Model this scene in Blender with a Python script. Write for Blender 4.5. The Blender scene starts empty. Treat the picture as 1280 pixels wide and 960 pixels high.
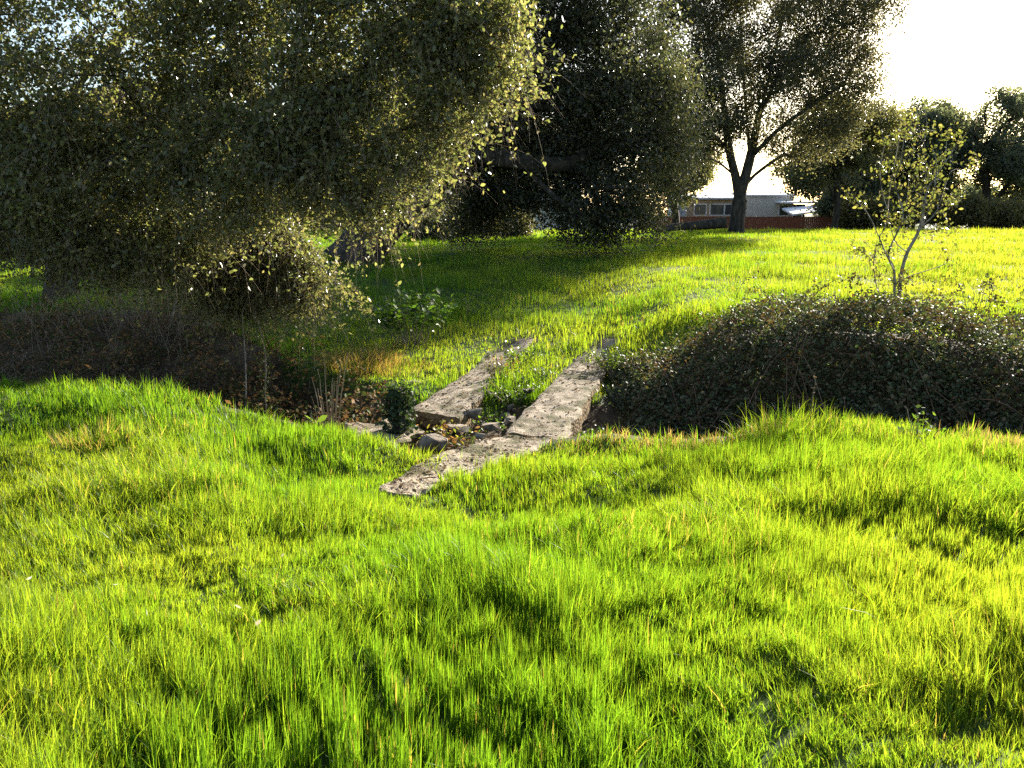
import bpy, math, random
import numpy as np
from mathutils import Vector

R = math.radians
rng = np.random.default_rng(11)
random.seed(5)
sc = bpy.context.scene
COL = sc.collection

# ------------------------------------------------------------------ camera frame
F = 1004.0                      # focal length in pixels of a 1280 x 960 frame
PITCH = math.atan((480 - 265) / F)
EYE = np.array([0.0, 0.0, 1.65])
cp, sp_ = math.cos(PITCH), math.sin(PITCH)


def ray(px, py):
    u, v = (px - 640) / F, (480 - py) / F
    return np.array([u, cp + v * sp_, -sp_ + v * cp])


def P(px, py, y):               # point seen at a pixel, standing at forward distance y
    d = ray(px, py)
    return EYE + d * (y / d[1])


def PZ(px, py, z):              # point seen at a pixel, lying at height z
    d = ray(px, py)
    return EYE + d * ((z - EYE[2]) / d[2])


# ------------------------------------------------------------------ noise and terrain
def _h(i, j, s):
    n = (i.astype(np.int64) * 374761393 + j.astype(np.int64) * 668265263 + s * 1442695041) & 0xffffffff
    n = ((n ^ (n >> 13)) * 1274126177) & 0xffffffff
    return ((n ^ (n >> 16)) & 0xffff) / 65535.0


def vn(x, y, s=0):
    x = np.asarray(x, float); y = np.asarray(y, float)
    i, j = np.floor(x), np.floor(y)
    fx, fy = x - i, y - j
    fx = fx * fx * (3 - 2 * fx); fy = fy * fy * (3 - 2 * fy)
    a, b, c, d = _h(i, j, s), _h(i + 1, j, s), _h(i, j + 1, s), _h(i + 1, j + 1, s)
    return (a + (b - a) * fx) * (1 - fy) + (c + (d - c) * fx) * fy


def fbm(x, y, s=0, o=3):
    t, a, w = 0, 1.0, 0
    for k in range(o):
        t = t + a * vn(x * 2 ** k + 13.7 * k, y * 2 ** k - 7.1 * k, s + k); w += a; a *= .5
    return t / w


def sm(t):
    t = np.clip(t, 0, 1)
    return t * t * (3 - 2 * t)


def edge(x):                    # forward distance of the near lip of the creek
    return 7.9 - .2 * np.clip(x, -14, 14) - .85 * np.exp(-((x + .75) / .62) ** 2) + .22 * (fbm(x * 1.3, x * 0 + 3, 40) - .5)


def thick_top(x):
    return np.interp(x, [1.2, 1.5, 2.3, 2.85, 3.4, 4.2, 5.0, 6.1, 7.0, 9, 12], [-1.1, -.85, -.42, -.05, .2, .36, .26, .17, .12, .12, .1]) + .12 * (fbm(x * 1.7, x * 0, 77) - .5)


def thick_S(x, y):              # surface of the bramble mound
    t = (y - (edge(x) + 1.0)) / 3.2
    return -1.45 + (thick_top(x) + 1.45) * sm(t / .72) ** .8 - .06 * sm((t - .9) / .4)


def zfar(x, y):
    c = np.interp(y, [9, 11.5, 13.5, 16, 19, 23, 28, 34, 42, 48, 56, 68, 120], [-.85, -.75, -.58, -.3, .05, .36, .5, .6, .68, .45, -.05, -.4, -.6])
    r = np.interp(y, [9, 11, 12.7, 16, 20, 25, 34, 42, 48, 56, 68, 120], [-.4, -.15, .0, .12, .27, .42, .58, .68, .5, .0, -.4, -.6])
    w = sm((x - 1.2) / 2.6)
    return c * (1 - w) + r * w + .16 * (fbm(x * .45, y * .45, 9) - .5) * sm((y - 14) / 6)


def ground(x, y):
    x = np.asarray(x, float); y = np.asarray(y, float)
    e = edge(x); t = y - e
    ze = np.interp(x, [-9, -5.5, -3, -1.5, 0, 2, 4, 9], [-.22, -.3, -.45, -.6, -.64, -.42, -.36, -.3])
    zn = ze * sm((y - 1.5) / 6.0) + .31 * (fbm(x * 1.1, y * 1.1, 3) - .5) - .06 * np.exp(-((x - np.interp(y, [1, 2.6, 3.6, 4.6, 6], [.7, .45, .28, -.05, -.3])) / .16) ** 2) * (y < 6.2) * vn(x * 0, y * 1.4, 8)
    zb = np.interp(x, [-9, -3, -1.8, -.9, 1.0, 1.8, 9], [-1.5, -1.5, -1.15, -1.0, -1.05, -1.5, -1.6])
    w2 = np.interp(x, [-10, -6, -4, -2.2, -1, 1, 3, 9], [7.5, 5.8, 4.1, 3.2, 3.0, 3.0, 3.4, 3.4])
    w1 = np.maximum(1.2, w2 - np.interp(x, [-8, -5, -3.4, 1, 3], [6, 3.4, .8, .9, 2.2]))
    zf = zfar(x, y)
    lip = sm(t / .55)
    z = np.where(t < 0, zn, zn + (zb - zn) * lip)
    up = sm((t - w1) / (w2 - w1))
    z = np.where(t > w1, zb + (zf - zb) * up, z)
    z = z + .10 * (fbm(x * 2.3, y * 2.3, 21) - .5) * sm((t + .2) / .6) * (1 - sm((t - w2 - 1) / 3))
    inside = sm((x - 1.15) / .5) * (1 - sm((x - 13) / 2)) * sm((t - .8) / .4) * (1 - sm((t - 3.6) / 1.0))
    z = z * (1 - inside) + np.minimum(np.maximum(z, thick_S(x, y) - .28), thick_S(x, y) - .2) * inside
    return z


def PG(px, py):                 # where a pixel's ray meets the ground
    d = ray(px, py)
    ts = np.concatenate([np.linspace(1.5, 30, 3000), np.linspace(30, 200, 1500)])
    pts = EYE[None] + ts[:, None] * d[None]
    below = pts[:, 2] < ground(pts[:, 0], pts[:, 1])
    k = int(np.argmax(below)) if below.any() else len(ts) - 1
    return pts[k]


# ------------------------------------------------------------------ mesh helpers
def new_obj(name, verts, faces, mat, parent=None, colattr=None, smooth=False):
    """verts (n,3); faces: list of index lists, or (m,k) array."""
    me = bpy.data.meshes.new(name)
    verts = np.asarray(verts, np.float32)
    if parent is not None:
        verts = verts - np.array(parent['_base'], np.float32)
    if isinstance(faces, np.ndarray):
        m, k = faces.shape
        me.vertices.add(len(verts)); me.vertices.foreach_set('co', verts.ravel())
        me.loops.add(m * k); me.loops.foreach_set('vertex_index', faces.astype(np.int32).ravel())
        me.polygons.add(m); me.polygons.foreach_set('loop_start', np.arange(0, m * k, k, dtype=np.int32))
        me.update(calc_edges=True)
    else:
        me.from_pydata(verts.tolist(), [], [list(f) for f in faces]); me.update()
    if colattr is not None:
        a = me.attributes.new('tint', 'FLOAT_COLOR', 'POINT')
        c = np.ones((len(verts), 4), np.float32); c[:, :3] = colattr
        a.data.foreach_set('color', c.ravel())
    if smooth:
        me.polygons.foreach_set('use_smooth', np.ones(len(me.polygons), bool))
    me.materials.append(mat)
    o = bpy.data.objects.new(name, me); COL.objects.link(o)
    if parent is not None:
        o.parent = parent
    return o


def thing(name, label, cat, base, group=None):
    o = bpy.data.objects.new(name, None); COL.objects.link(o)
    o.empty_display_size = .2
    o.location = [float(v) for v in base]; o['_base'] = [float(v) for v in base]
    o['label'] = label; o['category'] = cat
    if group: o['group'] = group
    return o


def tag(o, label, cat, group=None, kind=None):
    if label: o['label'] = label
    if cat: o['category'] = cat
    if group: o['group'] = group
    if kind: o['kind'] = kind
    return o


class MB:
    def __init__(s): s.v = []; s.f = []
    def add(s, v, f):
        n = len(s.v); s.v += [tuple(map(float, p)) for p in v]; s.f += [[i + n for i in q] for q in f]
    def box(s, x0, x1, y0, y1, z0, z1):
        v = [(x0, y0, z0), (x1, y0, z0), (x1, y1, z0), (x0, y1, z0), (x0, y0, z1), (x1, y0, z1), (x1, y1, z1), (x0, y1, z1)]
        s.add(v, [[0, 3, 2, 1], [4, 5, 6, 7], [0, 1, 5, 4], [1, 2, 6, 5], [2, 3, 7, 6], [3, 0, 4, 7]])
    def tube(s, pts, rad, n=6):
        v, f = tube(np.array(pts, float), np.array(rad, float), n); s.add(v, f)
    def build(s, name, mat, parent=None, smooth=False):
        return new_obj(name, np.array(s.v), s.f, mat, parent, smooth=smooth)


def tube(pts, rad, n=6):
    m = len(pts)
    t = np.gradient(pts, axis=0); t /= np.linalg.norm(t, axis=1)[:, None] + 1e-9
    ref = np.array([0.31, 0.17, .93]) if abs(t[0][2]) < .9 else np.array([1.0, .1, 0])
    ang = np.linspace(0, 2 * np.pi, n, endpoint=False)
    u = np.cross(t, ref); u /= np.linalg.norm(u, axis=1)[:, None] + 1e-9
    w = np.cross(t, u)
    v = pts[:, None] + rad[:, None, None] * (np.cos(ang)[None, :, None] * u[:, None] + np.sin(ang)[None, :, None] * w[:, None])
    v = v.reshape(-1, 3)
    f = []
    for i in range(m - 1):
        for k in range(n):
            f.append([i * n + k, i * n + (k + 1) % n, (i + 1) * n + (k + 1) % n, (i + 1) * n + k])
    f.append(list(range(n))[::-1]); f.append([(m - 1) * n + k for k in range(n)])
    return v, f


def catmull(p, sub=4):
    p = np.array(p, float)
    if len(p) < 3: 
        return np.array([p[0] + (p[-1] - p[0]) * t for t in np.linspace(0, 1, sub + 1)])
    q = np.vstack([2 * p[0] - p[1], p, 2 * p[-1] - p[-2]]); out = []
    for i in range(1, len(q) - 2):
        a, b, c, d = q[i - 1:i + 3]
        for t in np.linspace(0, 1, sub, endpoint=False):
            out.append(.5 * (2 * b + (c - a) * t + (2 * a - 5 * b + 4 * c - d) * t * t + (3 * b - a - 3 * c + d) * t ** 3))
    out.append(p[-1]); return np.array(out)


def unit(v):
    return v / (np.linalg.norm(v, axis=-1, keepdims=True) + 1e-9)


def leaf_mesh(pos, size, aspect=.5, fine=False, up=0.0, droop=0.0, axis=None):
    """arrays of leaves: returns verts and quads.  Each leaf is a small folded blade."""
    n = len(pos)
    a = unit(rng.normal(size=(n, 3)) + np.array([0, 0, -droop])) if axis is None else axis
    b = rng.normal(size=(n, 3)) + 1e-3
    nrm = unit(np.cross(a, b) + 1e-6)
    if up:
        nrm = unit(nrm * np.sign(nrm[:, 2:3] + 1e-6) + np.array([0, 0, up]))
        a = unit(a - nrm * np.sum(a * nrm, 1, keepdims=True))
    s = unit(np.cross(nrm, a))
    L = size * rng.uniform(.65, 1.3, (n, 1)); W = L * aspect * rng.uniform(.8, 1.2, (n, 1)) * .5
    fold = rng.uniform(.05, .35, (n, 1)) * W
    base = pos - a * L * .5
    if not fine:
        v = np.stack([base, base + a * L * .5 + s * W + nrm * fold, base + a * L, base + a * L * .5 - s * W + nrm * fold], 1)
        f = np.arange(n * 4).reshape(n, 4)
        return v.reshape(-1, 3), f, 4
    curl = rng.uniform(-.15, .1, (n, 1)) * L
    v = np.stack([base, base + a * L * .35 + s * W + nrm * fold, base + a * L * .72 + s * W * .8 + nrm * fold, base + a * L + nrm * curl,
                  base + a * L * .72 - s * W * .8 + nrm * fold, base + a * L * .35 - s * W + nrm * fold], 1)
    i = np.arange(n)[:, None] * 6
    f = np.concatenate([i + np.array([[0, 1, 2, 3]]), i + np.array([[0, 3, 4, 5]])], 0)
    return v.reshape(-1, 3), f, 6


def leaves(name, pos, size, mat, parent, cols, aspect=.5, fine=False, up=0.0, droop=0.0, colw=None, tw=None):
    v, f, k = leaf_mesh(np.asarray(pos, float), size, aspect, fine, up, droop)
    n = len(pos)
    ci = rng.choice(len(cols), n, p=colw)
    c = np.array(cols)[ci] * rng.uniform(.75, 1.25, (n, 1))
    c = np.repeat(c, k, 0)
    if tw is None: return new_obj(name, v, f, mat, parent, c)
    nf = len(f)
    o = new_obj(name, np.vstack([v, tw[0]]), np.vstack([f, tw[1] + len(v)]), mat, parent, np.vstack([c, np.full((len(tw[0]), 3), .1)]))
    o.data.materials.append(tw[2])
    mi = np.zeros(nf + len(tw[1]), np.int32); mi[nf:] = 1
    o.data.polygons.foreach_set('material_index', mi)
    return o


# ------------------------------------------------------------------ materials
def mat(name):
    m = bpy.data.materials.new(name); m.use_nodes = True
    nt = m.node_tree; nt.nodes.clear()
    return m, nt, nt.nodes, nt.links


def leaf_mat(name, trans=.5, rough=.4, spec=.4, tmul=(1.5, 1.7, .7)):
    m, nt, N, L = mat(name)
    out = N.new('ShaderNodeOutputMaterial'); at = N.new('ShaderNodeAttribute'); at.attribute_name = 'tint'
    pr = N.new('ShaderNodeBsdfPrincipled'); pr.inputs['Roughness'].default_value = rough
    pr.inputs['Specular IOR Level'].default_value = spec
    tr = N.new('ShaderNodeBsdfTranslucent'); mx = N.new('ShaderNodeMixShader'); mx.inputs[0].default_value = trans
    mu = N.new('ShaderNodeVectorMath'); mu.operation = 'MULTIPLY'; mu.inputs[1].default_value = tmul
    L.new(at.outputs['Color'], pr.inputs['Base Color']); L.new(at.outputs['Color'], mu.inputs[0])
    L.new(mu.outputs[0], tr.inputs['Color'])
    L.new(pr.outputs[0], mx.inputs[1]); L.new(tr.outputs[0], mx.inputs[2]); L.new(mx.outputs[0], out.inputs[0])
    return m


def rough_mat(name, c0, c1, scale=8.0, bump=.4, rough=.9, detail=8, c2=None, scale2=1.2, dist=.02, stretch=None, spots=None):
    m, nt, N, L = mat(name)
    out = N.new('ShaderNodeOutputMaterial'); pr = N.new('ShaderNodeBsdfPrincipled'); pr.inputs['Roughness'].default_value = rough
    pr.inputs['Specular IOR Level'].default_value = .2
    tc = N.new('ShaderNodeTexCoord'); no = N.new('ShaderNodeTexNoise'); no.inputs['Scale'].default_value = scale; no.inputs['Detail'].default_value = detail
    src = tc.outputs['Object']
    if stretch:
        mp = N.new('ShaderNodeMapping'); mp.inputs['Scale'].default_value = stretch; L.new(src, mp.inputs[0]); src = mp.outputs[0]
    L.new(src, no.inputs['Vector'])
    rp = N.new('ShaderNodeValToRGB'); rp.color_ramp.elements[0].position = .35; rp.color_ramp.elements[1].position = .68
    rp.color_ramp.elements[0].color = (*c0, 1); rp.color_ramp.elements[1].color = (*c1, 1)
    L.new(no.outputs['Fac'], rp.inputs[0]); col = rp.outputs[0]
    if c2:
        n2 = N.new('ShaderNodeTexNoise'); n2.inputs['Scale'].default_value = scale2; n2.inputs['Detail'].default_value = 5; L.new(tc.outputs['Object'], n2.inputs['Vector'])
        r2 = N.new('ShaderNodeValToRGB'); r2.color_ramp.elements[0].position = .48; r2.color_ramp.elements[1].position = .62; L.new(n2.outputs['Fac'], r2.inputs[0])
        mx = N.new('ShaderNodeMixRGB'); L.new(r2.outputs[0], mx.inputs[0]); L.new(col, mx.inputs[1]); mx.inputs[2].default_value = (*c2, 1); col = mx.outputs[0]
    h = no.outputs['Fac']
    if spots:
        vo = N.new('ShaderNodeTexVoronoi'); vo.inputs['Scale'].default_value = spots[0]; L.new(tc.outputs['Object'], vo.inputs['Vector'])
        hs = N.new('ShaderNodeMixRGB'); hs.blend_type = 'MULTIPLY'; hs.inputs[0].default_value = spots[1]
        bw = N.new('ShaderNodeValToRGB'); bw.color_ramp.elements[0].color = (.35, .3, .25, 1); bw.color_ramp.elements[1].color = (1.25, 1.2, 1.15, 1)
        sep = N.new('ShaderNodeSeparateColor'); L.new(vo.outputs['Color'], sep.inputs[0]); L.new(sep.outputs[0], bw.inputs[0])
        L.new(col, hs.inputs[1]); L.new(bw.outputs[0], hs.inputs[2]); col = hs.outputs[0]
        ma = N.new('ShaderNodeMath'); ma.operation = 'SUBTRACT'; L.new(h, ma.inputs[0]); L.new(vo.outputs['Distance'], ma.inputs[1]); h = ma.outputs[0]
    L.new(col, pr.inputs['Base Color'])
    bp = N.new('ShaderNodeBump'); bp.inputs['Strength'].default_value = bump; bp.inputs['Distance'].default_value = dist
    L.new(h, bp.inputs['Height']); L.new(bp.outputs[0], pr.inputs['Normal']); L.new(pr.outputs[0], out.inputs[0])
    return m


M_grass = leaf_mat('grass_blade', .58, .45, .25, (2.2, 1.75, .65))
M_leaf = leaf_mat('oak_leaf', .52, .33, .5, (1.7, 1.8, .9))
M_far = leaf_mat('far_leaf', .5, .42, .4, (1.9, 1.9, 1.0))  # transmitted colour raised so far crowns look paler without haze
M_bramble = leaf_mat('bramble_leaf', .3, .6, .16, (1.3, 1.5, .6))
M_weed = leaf_mat('weed_leaf', .45, .45, .3, (1.6, 1.6, .6))
M_dry = leaf_mat('dry_leaf', .3, .7, .1, (1.2, 1.1, .8))
M_bark = rough_mat('oak_bark', (.022, .018, .014), (.075, .062, .05), 9, .9, .95, stretch=(1, 1, .3), dist=.05)
M_twig = rough_mat('twig_bark', (.15, .11, .075), (.27, .215, .155), 20, .2)
M_pale = rough_mat('pale_bark', (.16, .14, .11), (.32, .29, .24), 14, .5, c2=(.08, .07, .055), scale2=6)
M_ground = rough_mat('soil', (.45, .45, .45), (1.35, 1.3, 1.2), 6, .8, .95, dist=.04)
_nt = M_ground.node_tree; _pr = next(n_ for n_ in _nt.nodes if n_.type == 'BSDF_PRINCIPLED')
_src = _pr.inputs['Base Color'].links[0].from_socket
_at = _nt.nodes.new('ShaderNodeAttribute'); _at.attribute_name = 'tint'
_mu = _nt.nodes.new('ShaderNodeVectorMath'); _mu.operation = 'MULTIPLY'
_nt.links.new(_src, _mu.inputs[0]); _nt.links.new(_at.outputs['Color'], _mu.inputs[1]); _nt.links.new(_mu.outputs[0], _pr.inputs['Base Color'])
M_slab = rough_mat('aggregate_concrete', (.17, .14, .10), (.38, .33, .26), 7, .6, .94, c2=(.085, .08, .035), scale2=2.8, dist=.015, spots=(52, .8))
M_slab_side = rough_mat('dirty_concrete_edge', (.10, .065, .03), (.24, .17, .085), 9, .9, .95, dist=.03, spots=(30, .5))
M_stone = rough_mat('broken_concrete', (.16, .125, .09), (.34, .28, .21), 10, .9, .9, c2=(.09, .07, .045), scale2=4)
M_sand = rough_mat('crumbling_bank_earth', (.16, .12, .08), (.32, .25, .17), 12, .9, .95, c2=(.09, .07, .045), scale2=5, dist=.03)

BIG = {'n': 0}

# ------------------------------------------------------------------ ground sheet
def axis(lo0, lo1, hi1, hi0, step, grow):
    a = list(np.arange(lo1, hi1, step)); s = step
    x = hi1
    while x < hi0: a.append(x); s *= grow; x += s
    a.append(hi0); s = step; x = lo1 - step; left = []
    while x > lo0: left.append(x); s *= grow; x -= s
    left.append(lo0)
    return np.array(left[::-1] + a)


gx = axis(-400, -12, 12, 400, .10, 1.13); gy = axis(-60, -1, 22, 600, .10, 1.1)
X, Y = np.meshgrid(gx, gy)
Z = ground(X, Y)
nx, ny = len(gx), len(gy)
idx = np.arange(nx * ny).reshape(ny, nx)
gm = None
q = np.stack([idx[:-1, :-1], idx[:-1, 1:], idx[1:, 1:], idx[1:, :-1]], -1).reshape(-1, 4)

# ------------------------------------------------------------------ the concrete wheel tracks
def strip(name, Lp, Rp, thick, label, cat, group, mat_top, mat_side, nu=46, nv=14, rag=.06, lump=.05, parent=None):
    Lc = catmull(Lp, 10); Rc = catmull(Rp, 10)
    def res(c):
        d = np.r_[0, np.cumsum(np.linalg.norm(np.diff(c, axis=0), axis=1))]
        t = np.linspace(0, d[-1], nu)
        return np.stack([np.interp(t, d, c[:, k]) for k in range(3)], 1)
    Lc, Rc = res(Lc), res(Rc)
    acr = unit(Rc - Lc)
    sgn = fbm(np.arange(nu) * .35, np.full(nu, 2.0), len(name) + 5, 3)[:, None] - .5
    sg2 = fbm(np.arange(nu) * .35, np.full(nu, 9.0), len(name) + 8, 3)[:, None] - .5
    Lc = Lc + acr * sgn * rag * 2; Rc = Rc + acr * sg2 * rag * 2
    t = np.linspace(0, 1, nv)[None, :, None]
    top = Lc[:, None] * (1 - t) + Rc[:, None] * t
    top[..., 2] += lump * (fbm(top[..., 0] * 5, top[..., 1] * 5, 50, 4) - .5)
    edge_drop = np.zeros(nv); edge_drop[[0, -1]] = .022
    top[..., 2] -= edge_drop[None]
    v = list(top.reshape(-1, 3)); f = []
    I = lambda i, j: i * nv + j
    for i in range(nu - 1):
        for j in range(nv - 1):
            f.append([I(i, j), I(i, j + 1), I(i + 1, j + 1), I(i + 1, j)])
    base = thing(name, label, cat, top.reshape(-1, 3).mean(0) - np.array([0, 0, thick]), group)
    new_obj('top_surface', np.array(v), f, mat_top, base, smooth=True)
    ring = [I(i, 0) for i in range(nu)] + [I(nu - 1, j) for j in range(1, nv)] + [I(i, nv - 1) for i in range(nu - 2, -1, -1)] + [I(0, j) for j in range(nv - 2, 0, -1)]
    rp_ = np.array(v)[ring]; c = rp_.mean(0)
    m = len(ring); rows = [rp_ - np.array([0, 0, .003])]
    for k, dz in enumerate((.3, .65, 1.0)):
        off = unit((rp_ - c) * np.array([1, 1, 0]))
        nn = fbm(np.arange(m) * .5, np.full(m, k * 3.0), 60, 2)[:, None] - .45
        rows.append(rp_ - np.array([0, 0, thick * dz]) + off * nn * .05 - off * .02 * k)
    sv = np.vstack(rows); sf = []
    for k in range(3):
        for i in range(m):
            sf.append([k * m + i, (k + 1) * m + i, (k + 1) * m + (i + 1) % m, k * m + (i + 1) % m])
    sf.append([3 * m + i for i in range(m)])
    new_obj('side_face', sv, sf, mat_side, base)
    return top


zs = -.68
def gz(px, py, dz=.04):
    p = PG(px, py); p[2] += dz; return p
strip('slab_fragment', [PZ(436, 552, -.70), PZ(452, 538, -.70), PZ(470, 527, -.70)], [PZ(488, 562, -.74), PZ(512, 545, -.73), PZ(528, 533, -.72)], .16,
      'tilted fragment of broken concrete track left of the ivy stump', 'slab', None, M_slab, M_slab_side, nu=20, nv=10, rag=.09, lump=.07)
tr = strip('concrete_slab', [PZ(632, 540, zs), PZ(686, 481, zs), PZ(722, 449, zs), gz(752, 426)],
           [PZ(703, 549, zs - .02), PZ(748, 478, zs), PZ(766, 448, zs), gz(777, 426)], .24,
           'long gravelly concrete wheel track on the right, with a thick brown edge above the bramble ditch', 'slab', 'concrete wheel tracks over the ditch', M_slab, M_slab_side)
tl = strip('concrete_slab', [PZ(512, 512, zs - .05), PZ(585, 464, zs), PZ(619, 441, zs), gz(650, 426)],
           [PZ(573, 521, zs - .05), PZ(604, 491, zs), PZ(640, 454, zs), gz(668, 426)], .2,
           'shorter concrete wheel track on the left, broken off at its near end above the rubble', 'slab', 'concrete wheel tracks over the ditch', M_slab, M_slab_side)
apz = [-.545, -.60, -.66, -.70]
ta = strip('concrete_apron', [gz(468, 617, .03), gz(538, 579, .05), PZ(600, 551, apz[2]), PZ(634, 543, apz[3])],
           [gz(512, 623, .03), gz(600, 592, .05), PZ(660, 566, apz[2]), PZ(705, 549, apz[3])], .22,
           'pale gravelled ramp running from the near grass up to the right wheel track', 'ramp', None, M_slab, M_slab, rag=.08)


def inside_strip(top, x, y, grow=.0):
    """mask of points lying in the plan of a strip"""
    L0, R0 = top[:, 0, :2], top[:, -1, :2]
    c = (L0 + R0) / 2; hw = np.linalg.norm(R0 - L0, axis=1) / 2
    p = np.stack([x, y], -1)
    res = np.zeros(len(p), bool)
    ctr = c[::3]; 
    near = np.where((np.abs(p[:, 0] - c[:, 0].mean()) < 5) & (np.abs(p[:, 1] - c[:, 1].mean()) < 5))[0]
    if len(near) == 0: return res
    pts = p[near]
    best = np.full(len(near), 1e9); 
    poly = np.vstack([L0, R0[::-1]])
    cen = poly.mean(0); poly = cen + (poly - cen) * 1.0
    ins = np.zeros(len(near), bool); j = len(poly) - 1
    for i in range(len(poly)):
        xi, yi = poly[i]; xj, yj = poly[j]
        cond = ((yi > pts[:, 1]) != (yj > pts[:, 1])) & (pts[:, 0] < (xj - xi) * (pts[:, 1] - yi) / (yj - yi + 1e-12) + xi)
        ins ^= cond; j = i
    res[near] = ins
    return res


# ------------------------------------------------------------------ grass
def grass_mask(x, y):
    """0..1 how much lawn grows at a place"""
    e = edge(x); t = y - e
    n = fbm(x * 1.4, y * 1.4, 31)
    m = np.ones_like(x)
    w = np.interp(x, [-20, -9, -6, -4.4, -3.4, -2.0, -1, 1.2, 1.6, 3, 9, 14], [7, 6.2, 6.4, 4.9, 3.6, 2.9, 2.7, 2.8, 4.3, 4.9, 4.9, 4.9])
    gap = (t > -.05 + .3 * (n - .5)) & (t < w + .6 * (n - .5))
    m[gap] = 0
    # litter under the near oak and thin shaded turf
    lit = sm((-(x) - 4.6) / 2.2) * sm((t - 2) / 2) * (1 - sm((y - 15.8) / 1.0))
    m *= 1 - .93 * lit
    # the two tracks and the bare strip beside them
    for tp in (tr, tl, ta):
        m[inside_strip(tp, x, y)] *= .02 + .5 * np.clip((fbm(x[inside_strip(tp, x, y)] * 4, y[inside_strip(tp, x, y)] * 4, 66, 2) - .62) * 5, 0, 1)
    for tp in (tr, tl):
        far = tp[-1].mean(0)
        d = np.hypot(x - far[0], y - far[1])
        m *= 1 - .6 * np.exp(-(d / .5) ** 2)
    return m


xf, yf = X.ravel(), Y.ravel()
mk = grass_mask(xf, yf)[:, None]
gcol = np.array([.060, .040, .020]) * (1 - mk) + np.array([.042, .066, .012]) * mk
gcol = gcol * (.6 + .8 * fbm(xf * 1.7, yf * 1.7, 71)[:, None])
Zf = Z.ravel()
for tp in (tr, tl, ta):
    ins = inside_strip(tp, xf, yf); tv = tp.reshape(-1, 3)
    for k_ in np.where(ins)[0]:
        q_ = np.argmin((tv[:, 0] - xf[k_]) ** 2 + (tv[:, 1] - yf[k_]) ** 2); Zf[k_] = min(Zf[k_], tv[q_, 2] - .07)
Z = Zf.reshape(Z.shape)
g = new_obj('ground', np.stack([X, Y, Z], -1).reshape(-1, 3), q, M_ground, None, gcol, smooth=True)
tag(g, None, None, kind='structure')


def blades(x, y, h, w, lean_a, lean, col, segs=2, straw=None):
    n = len(x); z = ground(x, y) - .01
    base = np.stack([x, y, z], 1)
    face = rng.uniform(0, 2 * np.pi, n)
    s = np.stack([np.cos(face), np.sin(face), np.zeros(n)], 1)
    ld = np.stack([np.cos(lean_a), np.sin(lean_a), np.zeros(n)], 1)
    rows = []
    ts = np.linspace(0, 1, segs + 1)
    for k, t in enumerate(ts):
        c = base + ld * (h * lean * t ** 1.8)[:, None] + np.array([0, 0, 1.0]) * (h * t * (1 - .35 * lean * t))[:, None]
        wd = w * (1 - t ** 1.6) * (.75 if k == 0 else 1) * .5
        if k < segs:
            rows += [c - s * wd[:, None], c + s * wd[:, None]]
        else:
            rows += [c]
    v = np.stack(rows, 1); kv = 2 * segs + 1
    i = np.arange(n)[:, None] * kv
    tri = []
    for k in range(segs - 1):
        a = 2 * k
        tri += [i + np.array([[a, a + 1, a + 3]]), i + np.array([[a, a + 3, a + 2]])]
    a = 2 * (segs - 1)
    tri.append(i + np.array([[a, a + 1, a + 2]]))
    f = np.concatenate(tri, 0)
    return v.reshape(-1, 3), f, np.repeat(col, kv, 0)


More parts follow.
